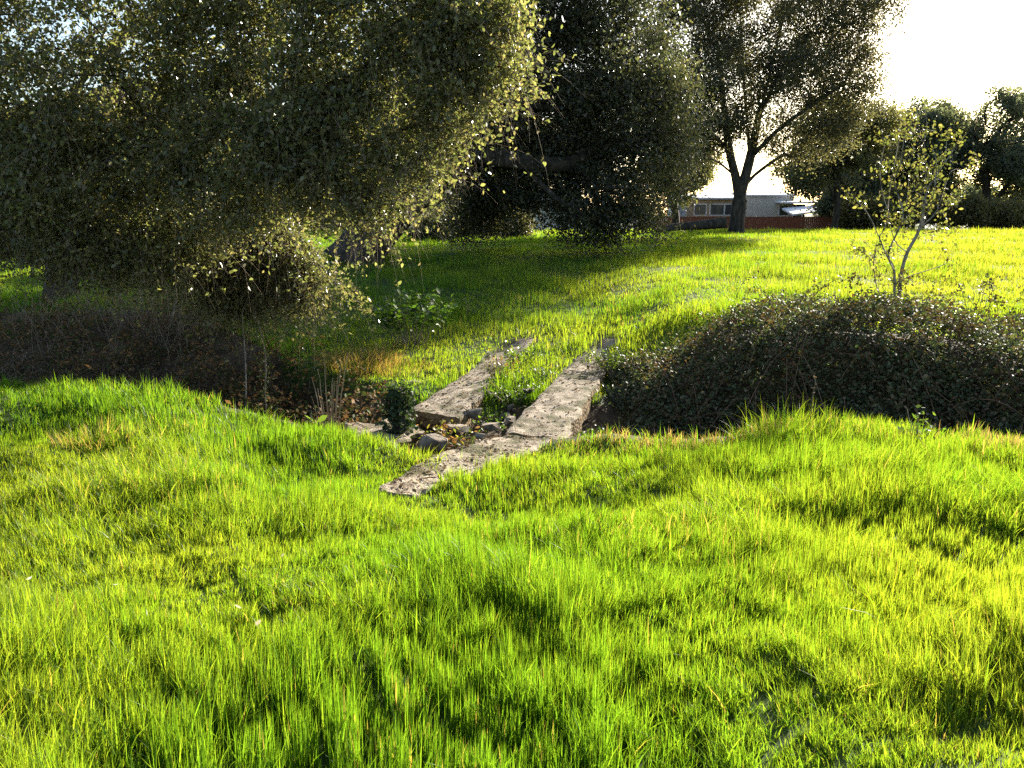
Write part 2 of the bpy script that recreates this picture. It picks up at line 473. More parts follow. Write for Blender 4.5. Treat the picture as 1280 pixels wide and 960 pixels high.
def grow_grass(name, y0, y1, dens, segs, hscale, wscale, marg=.72, mg0=.9, keepout=None):
    # density falls as 1/d^2, width grows with d
    ys, xs = [], []
    strips = np.arange(y0, y1, max(.25, (y1 - y0) / 40))
    for k, ya in enumerate(strips):
        yb = strips[k + 1] if k + 1 < len(strips) else y1
        hw = marg * yb + mg0
        rho = dens((ya + yb) / 2)
        n = int(rho * (yb - ya) * 2 * hw)
        ys.append(rng.uniform(ya, yb, n)); xs.append(rng.uniform(-hw, hw, n))
    x = np.concatenate(xs); y = np.concatenate(ys)
    # tufts: pull blades towards tuft centres
    cell = .16
    wx = .8 * x + .6 * y + .5 * fbm(x * 1.1, y * 1.1, 95); wy = -.6 * x + .8 * y + .5 * fbm(x * 1.1, y * 1.1, 97)
    ci, cj = np.floor(wx / cell), np.floor(wy / cell)
    ox = (ci + .15 + .7 * _h(ci, cj, 91)) * cell - wx; oy = (cj + .15 + .7 * _h(ci, cj, 92)) * cell - wy
    tx = x + .8 * ox - .6 * oy; ty = y + .6 * ox + .8 * oy
    pull = rng.uniform(.0, .45, len(x)) * np.clip(fbm(x * .9, y * .9, 98) * 1.8 - .1, .2, 1)
    tuft_all = _h(ci, cj, 93)
    if y1 < 17:
        x = x + (tx - x) * pull; y = y + (ty - y) * pull
    keep = rng.random(len(x)) < grass_mask(x, y)
    x, y = x[keep], y[keep]; n = len(x); tuft = tuft_all[keep]
    big = fbm(x * .75 + 4, y * .75, 15, 2); mid = fbm(x * 2.6, y * 2.6, 16, 2)
    h = hscale * (.36 + 1.12 * np.clip((big - .28) * 1.8, 0, 1) ** 1.2 + .75 * (mid - .3)) * rng.uniform(.4, 1.35, n) * (.7 + .6 * tuft)
    e = edge(x)
    # taller rank grass along the near lip, a hump at the right
    h *= 1 - .25 * np.exp(-((y - (e - .3)) / .8) ** 2)
    h *= 1 + .55 * np.exp(-((x - 2.5) / .5) ** 2 - ((y - 7.0) / .35) ** 2)
    # kept short around the ramp and in the worn hollow
    h *= 1 - .55 * np.exp(-((x + .8) / .8) ** 2 - ((y - 5.9) / .8) ** 2)
    d = np.hypot(x, y)
    h = np.clip(h, .03, .62)
    w = (.0046 + .0008 * np.maximum(d - 3, 0)) * rng.uniform(.6, 1.3, n) * wscale
    bb = rng.random(n) < .04; w[bb] *= 1.8; h[bb] *= 1.2
    la = 2 * np.pi * fbm(x * .8, y * .8, 18, 2) * 1.6 + rng.normal(0, 1.5, n)
    lean = np.clip(.16 + .5 * (fbm(x * 1.3, y * 1.3, 19, 2) - .35) + rng.normal(0, .2, n), .02, 1.1)
    # colours: fresh lime, deeper green, a little straw
    c = np.empty((n, 3))
    k = np.clip(fbm(x * .5, y * .5, 25, 3) * 1.8 - .45 + rng.normal(0, .28, n) + .10 * np.clip((x - .1 * y) / 2, -1.5, 1.5), 0, 1)[:, None]
    c = np.array([.070, .165, .014]) * (1 - k) + np.array([.152, .222, .026]) * k
    dry = rng.random(n) < (.008 + .07 * np.clip((fbm(x * .9, y * .9, 27, 2) - .62) * 4, 0, 1))
    c[dry] = np.array([.26, .23, .09])
    # paler meadow at the far right
    p = (sm((x - .25 * y) / (.3 * y + .1)) * sm((y - 13) / 5) * (rng.random(n) < .5))[:, None]
    c = c * (1 - .5 * p) + np.array([.22, .22, .055]) * .5 * p
    # old brown thatch right of the ramp
    br = (np.exp(-((x - 1.7) / 1.0) ** 2 - ((y - e + .15) / .38) ** 2) > rng.random(n) * 1.0) & (rng.random(n) < .75)
    c[br] = np.array([.20, .165, .105]); h[br] *= .8
    br2 = (np.exp(-((x - 4.35) / .5) ** 2 - ((y - 6.75) / .3) ** 2) > rng.random(n)) & (rng.random(n) < .7)
    c[br2] = np.array([.18, .145, .10])
    c *= rng.uniform(.65, 1.35, (n, 1))
    v, f, cc = blades(x, y, h, w, la, lean, c, segs)
    o = new_obj(name, v, f, M_grass, None, cc)
    BIG['n'] += n
    return o


dn = lambda d: min(15000, 15000 * (3.3 / d) ** 1.9)
tag(grow_grass('meadow_grass', .9, 5.2, dn, 3, .132, 1.0), 'long lush grass of the near lawn', 'grass', kind='stuff')
tag(grow_grass('bank_grass', 5.2, 15.0, dn, 2, .135, 1.0), 'sunlit grass along both banks of the ditch', 'grass', kind='stuff')
tag(grow_grass('field_grass', 15.0, 52.0, lambda d: 15000 * (3.3 / d) ** 1.9 * 1.1, 1, .15, 1.25, marg=.78), 'bright grass covering the field beyond the ditch', 'grass', kind='stuff')
print('blades', BIG['n'])

# ------------------------------------------------------------------ leaf litter in the shade
n = 26000
x = rng.uniform(-11, 1.5, n); y = rng.uniform(7.2, 18, n); t = y - edge(x)
keep = (t > .1) & ((t < 3.2) | (x < -4.2)) & (rng.random(n) < .35 + .65 * sm((-x - 1) / 3)) & (y < 15.6)
for tp in (tr, tl, ta): keep &= ~inside_strip(tp, x, y)
x, y = x[keep], y[keep]
pos = np.stack([x, y, ground(x, y) + rng.uniform(.005, .05, len(x))], 1)
ex_ = []
for tp in (tr, tl, ta):
    tv = tp.reshape(-1, 3); k_ = rng.integers(0, len(tv), 420); ex_.append(tv[k_] + np.stack([rng.normal(0, .03, 420), rng.normal(0, .03, 420), np.full(420, .012)], 1))
pos = np.vstack([pos] + ex_)
o = leaves('leaf_litter', pos, .045, M_dry, None, [(.13, .085, .052), (.18, .125, .08), (.08, .058, .04), (.24, .18, .12)], .55, up=1.0)
tag(o, 'brown fallen leaves and litter covering the shaded ditch banks', 'leaf litter', kind='stuff')


n = 60000
x = rng.uniform(-13, -1.6, n); y = rng.uniform(8, 16.5, n); t = y - edge(x)
lim = np.interp(x, [-12, -6, -4, -3, -1.6], [6.6, 6.4, 4.6, 3.3, 2.6])
keep = (t > .15) & (t < lim + .8 * (fbm(x, y, 7) - .5)) & (fbm(x * 1.4, y * 1.4, 111, 3) > .40)
x, y = x[keep], y[keep]
hh = .48 * np.clip(fbm(x * 1.4, y * 1.4, 111, 3) - .38, 0, .4) / .25
pos = np.stack([x, y, ground(x, y) + hh * rng.random(len(x)) ** .6], 1)
o = leaves('undergrowth', pos, .075, M_dry, None, [(.16, .088, .036), (.10, .06, .026), (.06, .085, .02), (.22, .135, .06), (.045, .06, .018)], .5, up=.5)
tag(o, 'tangled brown and dull green undergrowth on the shaded bank', 'undergrowth', kind='stuff')

# ------------------------------------------------------------------ trees
def lobes_points(lobes):
    out = []
    for (c, r, n) in lobes:
        u = unit(rng.normal(size=(n, 3))); rad = rng.random((n, 1)) ** .42
        p = np.array(c) + u * rad * np.array(r) * (.82 + .36 * rng.random((n, 1)))
        out.append(p)
    return np.vstack(out)


def grow(paths, pts, alpha=.35):
    """trunk paths (first one starts at the root; others start on an existing node) + crown points -> nodes, parents"""
    nodes, par, plen = [], [], []
    for path in paths:
        path = np.array(path, float)
        if not nodes: last = -1
        else:
            d = np.linalg.norm(np.array(nodes) - path[0], axis=1); last = int(np.argmin(d)); path = path[1:]
        for p in path:
            nodes.append(p); par.append(last)
            plen.append(0.0 if last < 0 else plen[last] + float(np.linalg.norm(p - nodes[last])))
            last = len(nodes) - 1
    nb = len(nodes)
    m = len(pts); best = np.full(m, 1e9); bp_ = np.zeros(m, int); bl = np.zeros(m)
    def relax(i):
        dv = pts - nodes[i]; d = np.linalg.norm(dv, axis=1)
        cost = d + alpha * plen[i] + (.25 * d if i < nb else 0)
        if i < 1: cost = cost + 1e6
        b = cost < best
        best[b] = cost[b]; bp_[b] = i; bl[b] = plen[i] + d[b]
    for i in range(1, nb): relax(i)
    done = np.zeros(m, bool)
    for _ in range(m):
        k = int(np.argmin(np.where(done, 1e12, best)))
        done[k] = True
        nodes.append(pts[k]); par.append(int(bp_[k])); plen.append(float(bl[k]))
        best[k] = 1e13
        relax(len(nodes) - 1)
        best[done] = 1e13
    return np.array(nodes), np.array(par)


def skeleton_mesh(nodes, par, r_trunk, r_tip, p=.45, sides=7, sub=3, flare=1.35):
    n = len(nodes); cnt = np.ones(n)
    ch = [[] for _ in range(n)]
    for i in range(n):
        if par[i] >= 0: ch[par[i]].append(i)
    order = []; st = [0]
    while st:
        i = st.pop(); order.append(i); st += ch[i]
    for i in order[::-1]:
        if par[i] >= 0: cnt[par[i]] += cnt[i]
    r = np.maximum(r_trunk * (cnt / cnt[0]) ** p, r_tip)
    mb = MB(); st = [(0, -1)]
    while st:
        s, pr = st.pop(); chain = ([pr] if pr >= 0 else []) + [s]; cur = s
        while ch[cur]:
            c = sorted(ch[cur], key=lambda k: -cnt[k])
            for k in c[1:]: st.append((k, cur))
            chain.append(c[0]); cur = c[0]
        if len(chain) < 2: continue
        pts = nodes[chain].copy(); rr = r[chain].copy()
        if pr >= 0: rr[0] = min(rr[0], rr[1] * 1.15)
        if len(pts) == 2:
            mid = (pts[0] + pts[1]) / 2 + rng.normal(0, .06, 3) * np.linalg.norm(pts[1] - pts[0]); pts = np.array([pts[0], mid, pts[1]]); rr = np.array([rr[0], (rr[0] + rr[1]) / 2, rr[1]])
        cp_ = catmull(pts, sub)
        rc = np.interp(np.linspace(0, len(rr) - 1, len(cp_)), np.arange(len(rr)), rr)
        rc[-1] *= .5
        if pr < 0:
            rc[0] *= flare; 
            if len(rc) > 1: rc[1] *= 1 + (flare - 1) * .4
        sd = sides if rr.max() > .05 else (5 if rr.max() > .02 else 3)
        mb.tube(cp_, rc, sd)
    return mb


def tree(name, label, cat, paths, lobes, r_trunk, r_tip, leaf, per, sigma, cols, m_leaf, m_bark, group=None, alpha=.35, aspect=.5, fine=False,
         twigs=0, twig_len=.5, twig_mat=None, twig_droop=.5, extra=None, p=.45, droop=0.0, sides=7, colw=None, small=0):
    base = np.array(paths[0][0], float)
    root = thing(name, label, cat, base, group)
    pts = lobes_points(lobes)
    if extra is not None: pts = np.vstack([pts, extra])
    nodes, par = grow(paths, pts, alpha)
    skeleton_mesh(nodes, par, r_trunk, r_tip, p, sides).build('trunk', m_bark, root, smooth=True)
    # leaf positions in elongated clumps round each crown point, denser in some clumps
    m = len(pts); k = np.maximum(1, (per * rng.gamma(2.2, 1 / 2.2, m)).astype(int))
    if small: k[-small:] = np.maximum(6, k[-small:] // 5)
    ci = np.repeat(np.arange(m), k)
    par_dir = unit(pts - nodes[par[len(nodes) - m:]][:m] if False else rng.normal(size=(m, 3)))
    off = rng.normal(size=(len(ci), 3)) * sigma * np.array([1, 1, .75])
    if small: off[ci >= m - small] *= .55
    off += par_dir[ci] * rng.normal(size=(len(ci), 1)) * sigma * .7
    pos = pts[ci] + off
    tw = None
    if twigs:
        mb_v, mb_f, tp_ = [], [], []
        nt_ = m * twigs; c = np.repeat(np.arange(m), twigs)
        d0 = unit(rng.normal(size=(nt_, 3)) + np.array([.15, -.25, 0])); L = twig_len * rng.uniform(.4, 1.5, nt_)
        s = 5; tt = np.linspace(0, 1, s)
        a = pts[c] + rng.normal(size=(nt_, 3)) * sigma * .4
        line = a[:, None] + d0[:, None] * (L[:, None] * tt)[..., None] + np.array([0, 0, -1.0]) * (twig_droop * L[:, None] * tt ** 2)[..., None]
        line += np.cumsum(rng.normal(size=line.shape) * .012 * twig_len, 1)
        rr = r_tip * .55 * (1 - .75 * tt)
        u = unit(np.cross(d0, rng.normal(size=d0.shape)) + 1e-6); w_ = unit(np.cross(d0, u))
        ring = np.stack([u, -.5 * u + .87 * w_, -.5 * u - .87 * w_], 1)
        v = line[:, :, None] + ring[:, None] * rr[None, :, None, None]
        v = v.reshape(nt_, s * 3, 3); f = []
        ii = np.arange(nt_)[:, None] * s * 3
        for q_ in range(s - 1):
            for e_ in range(3):
                f.append(ii + np.array([[q_ * 3 + e_, q_ * 3 + (e_ + 1) % 3, q_ * 3 + 3 + (e_ + 1) % 3, q_ * 3 + 3 + e_]]))
        tw = (v.reshape(-1, 3), np.concatenate(f, 0), twig_mat or m_bark)
        tl_ = np.repeat(np.arange(nt_), 7); ts_ = rng.uniform(.2, 1, len(tl_))
        lp = line[tl_, np.minimum((ts_ * (s - 1)).astype(int), s - 1)] + rng.normal(size=(len(tl_), 3)) * .03
        pos = np.vstack([pos, lp])
    leaves('crown', pos, leaf, m_leaf, root, cols, aspect, fine, 0, droop, colw, tw)
    print(name, 'leaves', len(pos))
    return root


def gnd(x, y, dz=0.0):
    return np.array([x, y, float(ground(np.array([x]), np.array([y]))[0]) + dz])


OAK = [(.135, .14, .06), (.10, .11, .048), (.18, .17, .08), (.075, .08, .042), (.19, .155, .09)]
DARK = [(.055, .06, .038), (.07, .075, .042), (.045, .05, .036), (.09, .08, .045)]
DARKB = [(.07, .072, .045), (.095, .09, .05), (.055, .058, .042), (.12, .10, .055)]  # both dark palettes lifted in colour to replace a veil of haze

# near oak spreading over the ditch from the left
b = gnd(-9.7, 17.3, -.1)
L_ = [(P(60, -60, 10.6), (3.2, 1.0, 2.2), 150), (P(330, -70, 10.2), (2.4, .8, 1.5), 110), (P(470, 60, 9.7), (1.55, .3, 1.5), 125),
      (P(575, 10, 9.7), (.75, .4, 1.0), 48), (P(405, 170, 9.8), (1.2, .26, .72), 85), (P(345, 235, 11.0), (.75, .4, .5), 34), (P(300, 210, 9.9), (1.4, .28, .8), 80),
      (P(130, 215, 10.6), (2.0, .4, .9), 105), (P(275, 300, 12.3), (.8, .22, .5), 62), (P(332, 315, 12.0), (.55, .2, .5), 50), (P(366, 345, 12.2), (.32, .18, .3), 22), (P(295, 365, 12.1), (.6, .2, .34), 34), (P(215, 290, 12.2), (.95, .25, .6), 58), (P(25, 285, 12.4), (1.2, .6, .5), 56), (P(120, 318, 12.5), (1.1, .6, .42), 52),
      (P(20, 140, 9.8), (1.2, .6, 1.2), 52), (P(240, 100, 10.6), (1.3, .5, .9), 56), (P(110, 290, 11.0), (1.1, .5, .4), 42), (P(180, 305, 10.8), (1.1, .5, .4), 42),
      (P(-20, 60, 10), (1.4, .9, 1.6), 60), (P(10, 215, 11.2), (1.5, .6, .7), 60), (P(-20, 262, 11.6), (.9, .5, .45), 26), (P(330, 60, 10.2), (1.3, .45, 1.0), 60)]

hang = []
for _ in range(72):                             # sprays hanging out of the lower canopy
    u_ = rng.random(); px_ = 20 + 370 * u_ + rng.normal(0, 8); d_ = 12.2 + rng.uniform(-.5, .6)
    y0_ = np.interp(px_, [0, 120, 230, 300, 390, 430], [270, 300, 320, 365, 345, 300]) - 30
    p_ = P(px_, y0_, d_); n_ = rng.integers(3, 7); dr = np.array([rng.normal(.03, .07), rng.normal(-.03, .05), -.15])
    for k_ in range(n_): hang.append(p_ + dr * k_ + rng.normal(0, .03, 3))
for _ in range(46):                             # loose shoots round the right-hand outline
    px_, py_ = [(660, 30), (655, 70), (630, 110), (600, 150), (565, 195), (530, 228), (490, 245)][rng.integers(0, 7)]
    p_ = P(px_ - 45 + rng.normal(0, 14), py_ + rng.normal(0, 16), 9.9 + rng.uniform(-.6, .8)); dr = np.array([.15, rng.normal(0, .06), rng.normal(-.05, .08)])
    for k_ in range(rng.integers(2, 4)): hang.append(p_ + dr * k_)
hang = np.array(hang)
tree('oak_tree', 'large olive-leaved oak at the left whose drooping branches hang over the ditch', 'tree',
     [[b, b + [.1, 0, 1.2], b + [.35, -.3, 2.4], b + [1.0, -1.2, 3.6], b + [1.8, -2.4, 4.8]],
      [b + [.35, -.3, 2.4], b + [1.8, -2.2, 3.4], b + [3.8, -4.2, 3.7], b + [5.6, -6.0, 3.1]],
      [b + [1.0, -1.2, 3.6], b + [3.2, -3.2, 4.7], b + [6.0, -5.6, 5.2]],
      [b + [.35, -.3, 2.4], b + [-.2, -2.6, 3.6], b + [.6, -5.4, 4.4]]],
     L_, .3, .005, .062, 98, .15, OAK, M_leaf, M_bark, fine=True, twigs=8, twig_len=.55, twig_mat=M_twig, droop=.2, p=.55, extra=hang, small=len(hang))

# leaning dark oak in the middle
b = gnd(-4.35, 22.2, -.15)
tree('oak_tree', 'dense dark oak in the middle, its thick trunk leaning to the right', 'tree',
     [[b, b + [.45, .1, .8], b + [1.25, .2, 1.75], b + [2.6, .6, 3.0], b + [4.2, 1.2, 4.2], b + [5.4, 1.6, 5.8]],
      [b + [2.6, .6, 3.0], b + [2.4, 1.0, 4.6], b + [2.2, 1.2, 6.4]],
      [b + [4.2, 1.2, 4.2], b + [6.2, 1.4, 4.4], b + [7.6, 1.4, 3.8]]],
     [((.4, 23.6, 6.5), (3.2, 2.6, 2.7), 170), ((-2.4, 23.6, 5.2), (2.6, 2.2, 2.2), 110), ((3.0, 24.2, 4.2), (2.0, 1.9, 2.2), 120), ((-.3, 24, 3.4), (2.4, 1.6, 1.5), 90),
      ((1.8, 24, 8.2), (1.9, 2.2, 2.2), 80), ((-1.3, 24.4, 8.4), (2.4, 2, 2.4), 80), ((-3.0, 25, 3.6), (1.6, 1.4, 1.2), 36), ((1.7, 24, 2.8), (.9, .8, .7), 20), ((2.6, 23.4, 1.75), (1.5, 1.2, .95), 70), ((4.1, 24.6, 2.7), (1.0, 1.0, 1.7), 32), ((4.2, 24.8, 5.0), (.9, 1.0, 1.2), 36), ((3.2, 24.6, 7.6), (1.3, 1.4, 2.0), 50), ((.2, 24.6, 2.0), (1.6, 1.0, .8), 40), ((-1.0, 25.5, 1.5), (1.2, .8, .6), 24), ((1.2, 23.8, 5.0), (2.6, 2.0, 2.2), 80), ((5.2, 27.0, 3.4), (1.1, 1.2, 1.9), 28)],
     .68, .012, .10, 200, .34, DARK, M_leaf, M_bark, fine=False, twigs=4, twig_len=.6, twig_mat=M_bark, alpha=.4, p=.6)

# the spreading oak standing out in the field
b = gnd(10.95, 40, -.2)
tree('oak_tree', 'spreading oak with a forked trunk standing alone out in the sunlit field', 'tree',
     [[b, b + [.04, 0, .9], b + [.1, 0, 1.7], b + [.16, 0, 2.2]],
      [b + [.1, 0, 1.7], b + [-.2, -.1, 2.9], b + [-.62, -.2, 4.2], b + [-1.0, -.3, 6.2], b + [-1.3, 0, 8.6]],
      [b + [.16, 0, 2.2], b + [.5, .1, 3.7], b + [.8, .2, 5.4], b + [1.3, .3, 7.8], b + [1.7, .3, 10.2]],
      [b + [.5, .1, 3.7], b + [1.5, -.4, 4.9], b + [2.9, -.6, 6.0], b + [4.4, -.6, 7.0]],
      [b + [-.62, -.2, 4.2], b + [-1.7, .2, 5.0], b + [-2.8, .3, 5.6]],
      [b + [-.2, -.1, 2.9], b + [-1.0, .3, 3.6], b + [-2.2, .4, 4.0]], [b + [.16, 0, 2.2], b + [.9, .4, 3.0], b + [2.2, .5, 3.9]],
      [b + [.5, .1, 3.7], b + [.4, .6, 5.6], b + [.1, .8, 8.0]]],
     [((9.2, 40, 10), (2.6, 2.5, 3.2), 120), ((12.2, 40, 11.6), (3.6, 3, 3.2), 160), ((15.0, 40, 9.2), (2.3, 2.2, 2.8), 110), ((11.4, 39.2, 7.6), (3.6, 2.6, 1.8), 100),
      ((8.4, 40, 6.2), (1.7, 1.9, 1.9), 60), ((15.2, 40, 6.2), (1.6, 1.6, 1.5), 45), ((12.5, 40, 5.6), (3.5, 2, 1.0), 34), ((14.0, 40, 4.7), (1.5, 1.3, .9), 24), ((8.3, 40, 4.4), (1.2, 1.2, .9), 22), ((8.2, 40, 12), (1.8, 2, 2), 40), ((7.2, 40, 8.8), (1.5, 1.8, 2.6), 60), ((16.3, 40, 11), (1.5, 1.8, 2.4), 50), ((7.4, 39.6, 6.4), (1.4, 1.5, 1.6), 44), ((9.6, 39.4, 5.4), (1.4, 1.3, .9), 26), ((16.2, 40, 7.6), (1.3, 1.5, 1.8), 40), ((11.5, 40, 9.4), (3.4, 2.4, 2.4), 60)],
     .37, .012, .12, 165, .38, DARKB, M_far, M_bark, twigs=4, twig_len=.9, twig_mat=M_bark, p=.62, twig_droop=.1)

# young oak growing out of the brambles
b = gnd(5.98, 12.5, .0)
b[2] = max(b[2], -.05)
s1 = P(1126, 345, 12.5); s2 = P(1134, 316, 12.5)
pr_ = [[b, (b + s1) / 2 + [.03, 0, 0], s1, s2, P(1150, 285, 12.5), P(1158, 240, 12.6), P(1155, 180, 12.5), P(1150, 125, 12.5)],
       [s2, P(1118, 300, 12.4), P(1110, 260, 12.4), P(1118, 205, 12.3), P(1128, 160, 12.3)],
       [b, P(1118, 340, 12.3), P(1100, 300, 12.2), P(1085, 268, 12.2), P(1062, 242, 12.2)],
       [P(1150, 285, 12.5), P(1172, 262, 12.7), P(1188, 215, 12.8), P(1200, 175, 12.8)],
       [b, P(1098, 365, 12.3), P(1092, 330, 12.2), P(1097, 300, 12.2)]]
ex = np.array([P(px_, py_, d_) + rng.normal(0, .05, 3) for px_, py_, d_ in
               [(1064, 245, 12.2), (1072, 252, 12.2), (1100, 215, 12.3), (1115, 180, 12.3), (1128, 150, 12.3), (1140, 150, 12.5), (1150, 130, 12.5), (1135, 165, 12.4), (1160, 165, 12.6),
                (1180, 170, 12.8), (1200, 178, 12.8), (1212, 195, 12.8), (1205, 215, 12.8), (1190, 200, 12.8), (1175, 215, 12.7), (1160, 215, 12.6), (1145, 200, 12.5), (1130, 195, 12.4),
                (1118, 225, 12.3), (1108, 240, 12.3), (1122, 250, 12.4), (1140, 240, 12.5), (1158, 245, 12.6), (1175, 240, 12.7), (1190, 255, 12.7), (1180, 272, 12.7), (1160, 268, 12.6),
                (1145, 262, 12.5), (1128, 272, 12.4), (1112, 268, 12.3), (1150, 285, 12.5), (1168, 290, 12.6), (1102, 290, 12.2), (1096, 315, 12.2), (1108, 325, 12.3), (1095, 345, 12.2),
                (1170, 315, 12.6), (1180, 330, 12.6), (1118, 318, 12.4), (1120, 350, 12.4), (1088, 318, 12.2)]])
tree('young_oak', 'slim young oak with sparse shiny leaves rising out of the brambles', 'tree', pr_, [((6.2, 12.5, 2.0), (.75, .6, .75), 12)],
     .036, .004, .058, 19, .09, [(.10, .10, .03), (.07, .08, .025), (.14, .12, .045)], M_leaf, M_pale, fine=True, twigs=2, twig_len=.2, twig_mat=M_pale, extra=ex, p=.5, alpha=.6, aspect=.55)


def bgtree(px, d, top, bot, hw, label, cols, dens=1.0, name='field_tree', leaf=.2, lobes_n=6, trunk=.22, squash=1.0, twigs=2, per=130):
    c = P(px, (top + bot) / 2, d); hz = (P(px, top, d)[2] - P(px, bot, d)[2]) / 2; hx = hw / F * d
    b = gnd(c[0], d, -.1)
    lob = [(c, (hx * .7, hx * .7, hz * .75), int(60 * dens))]
    if per < 100: lobes_n, lob = 11, [(c, (hx * .55, hx * .55, hz * .8), int(40 * dens))]
    for k in range(lobes_n):
        a = random.uniform(0, 6.28); v = random.uniform(-.75, .7)
        q_ = c + np.array([math.cos(a) * hx * .62, math.sin(a) * hx * .62, v * hz])
        s = random.uniform(.32, .5)
        lob.append((q_, (hx * s, hx * s, hz * s * .8), int(24 * dens)))
    H = max(c[2] - b[2], .8)
    path = [[b, b + [.03 * H, 0, .3 * H], b + [-.02 * H, .0, .65 * H], np.array([c[0], d, c[2]])],
            [b + [-.02 * H, .0, .65 * H], np.array([c[0] + hx * .4, d, c[2] + hz * .35])], [b + [.03 * H, 0, .3 * H], np.array([c[0] - hx * .45, d, c[2] + hz * .1])]]
    return tree(name, label, 'tree' if 'tree' in name else 'shrub', path, lob, trunk, .015, leaf * 1.1, per, .36 * (hx / 3) ** .5, cols, M_far, M_bark, 'trees along the back of the field', alpha=.4, twigs=twigs, twig_len=.8, p=.6, twig_droop=.1)


OLIVE = [(.11, .11, .05), (.08, .085, .04), (.14, .125, .06)]
BLUE = [(.085, .10, .075), (.10, .115, .08), (.12, .12, .075)]  # leaf colour paled towards grey-blue in place of hazy air
bgtree(1050, 56, 110, 250, 70, 'round olive-brown tree just right of the spreading oak', OLIVE, 1.2)
bgtree(1052, 63, 195, 275, 42, 'low dark bushy tree beside the white carport', BLUE, 1.0, leaf=.22)
bgtree(1148, 64, 118, 258, 55, 'dark tree standing behind the young oak', BLUE, 1.0, per=72)
bgtree(1240, 64, 108, 244, 46, 'tall thin tree with a straight bare trunk near the right edge', BLUE, .8, trunk=.35, per=72)
bgtree(1100, 66, 140, 280, 48, 'broad shaded tree between the carport and the young oak', OLIVE, 1.1, per=72)
bgtree(1192, 66, 132, 275, 36, 'rounded tree in the row between the young oak and the tall thin tree', BLUE, 1.0, per=72)
bgtree(1275, 68, 150, 278, 40, 'low wide tree behind the tall bare trunk', OLIVE, 1.0, per=72)
bgtree(1310, 60, 130, 240, 50, 'bushy tree at the far right edge of the field', BLUE, .9, per=72)
bgtree(845, 55, 185, 262, 45, 'small brownish tree seen left of the forked trunk', OLIVE, .8, trunk=.25)
bgtree(745, 64, 90, 260, 75, 'grey-green tree behind the dark leaning oak', BLUE, 1.0)
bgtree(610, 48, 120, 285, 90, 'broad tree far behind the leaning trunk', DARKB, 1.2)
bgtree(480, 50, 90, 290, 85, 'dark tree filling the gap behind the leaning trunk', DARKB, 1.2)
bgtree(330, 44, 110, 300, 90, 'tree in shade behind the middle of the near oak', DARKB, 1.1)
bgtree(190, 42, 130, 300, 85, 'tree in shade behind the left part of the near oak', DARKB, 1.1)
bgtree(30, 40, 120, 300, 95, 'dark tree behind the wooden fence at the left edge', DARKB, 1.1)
for px, top, hw, lab in [(1085, 205, 46, 'distant blue-green tree low behind the carport end'), (1155, 215, 50, 'distant tree behind the scrub right of the young oak'), (1225, 222, 44, 'distant low tree framed by the tall bare trunk'), (1295, 210, 50, 'distant tree at the far right edge'),
                         (575, 215, 70, 'distant tree closing the view under the leaning trunk'), (420, 215, 80, 'distant tree low between the two oaks at the left')]:
    bgtree(px, 98, top, 290, hw, lab, BLUE, 1.0, 'distant_tree', .34, 5, .3)
for k, (px, w_, lab) in enumerate([(1095, 26, 'low scrubby bush at the field edge, right of the carport'), (1135, 30, 'low scrubby bush at the field edge behind the young oak'),
                                   (1178, 28, 'yellowish bush at the field edge just right of the young oak'), (1215, 24, 'pale bush at the foot of the tall thin tree'),
                                   (1262, 28, 'wide low bush right of the tall bare trunk'), (1300, 24, 'low bush cut by the right edge of the picture'), (1068, 20, 'dark bush at the right end of the board fence'), (1238, 22, 'scrubby bush behind the foot of the tall thin tree')]):
    bgtree(px, 57 + (k % 3) * 1.4, [246, 236, 252, 242, 255, 238, 240, 250][k], 284, w_ * [1, .8, 1.1, .7, 1.2, 1, 1, 1.2][k], lab, [(.12, .11, .045), (.09, .09, .035), (.14, .115, .06)], .7, 'field_shrub', .16, 4, .06)
for px, d, top, bot, hw, lab in [(545, 31, 262, 306, 34, 'low shaded brush at the foot of the leaning trunk'), (592, 33, 258, 304, 34, 'tangled brush right of the leaning trunk, under the dark oak'),
                                 (640, 35, 265, 303, 26, 'small bush in a patch of light under the dark oak'), (70, 22, 322, 352, 30, 'brushy bush in front of the left fence'), (150, 21, 300, 350, 45, 'dark bush between the fence and the near oak')]:
    bgtree(px, d, top, bot, hw, lab, OLIVE, .8, 'brush_shrub', .085, 4, .05, twigs=6)


# ------------------------------------------------------------------ bramble mound on the right
cxs = rng.uniform(1.2, 11.5, 120000); tt = np.where(rng.random(120000) < .35, rng.uniform(-.05, .5, 120000), rng.uniform(.1, 1.28, 120000))
cys = edge(cxs) + 1.0 + 3.2 * tt
lo = np.array([4.5, 10, -1.6])
root = thing('bramble_thicket', 'dark mound of tangled brambles covering the right bank of the ditch', 'thicket', lo)
zz = thick_S(cxs, cys)
lump = .75 * (fbm(cxs * 1.5, cys * 1.7, 61, 4) - .5)
pos = np.stack([cxs, cys, zz + lump + rng.normal(0, .08, len(cxs)) - .03], 1)
pos[:, 1] -= .35 * (fbm(cxs * 2, zz * 2.4, 64, 3) - .5)
front = (tt > .0) & (tt < .6)
k = rng.random(len(pos)) < np.where(tt > 1.05, .85, 1.0) * np.clip((cxs - 1.15) / .4, .15, 1)
pos = pos[k]
leaves('foliage', pos, .052, M_bramble, root, [(.07, .085, .04), (.10, .11, .055), (.05, .06, .032), (.13, .085, .05), (.17, .135, .075)], .62, True, .45, colw=[.30, .24, .16, .16, .14])
mb = MB(); canes = []
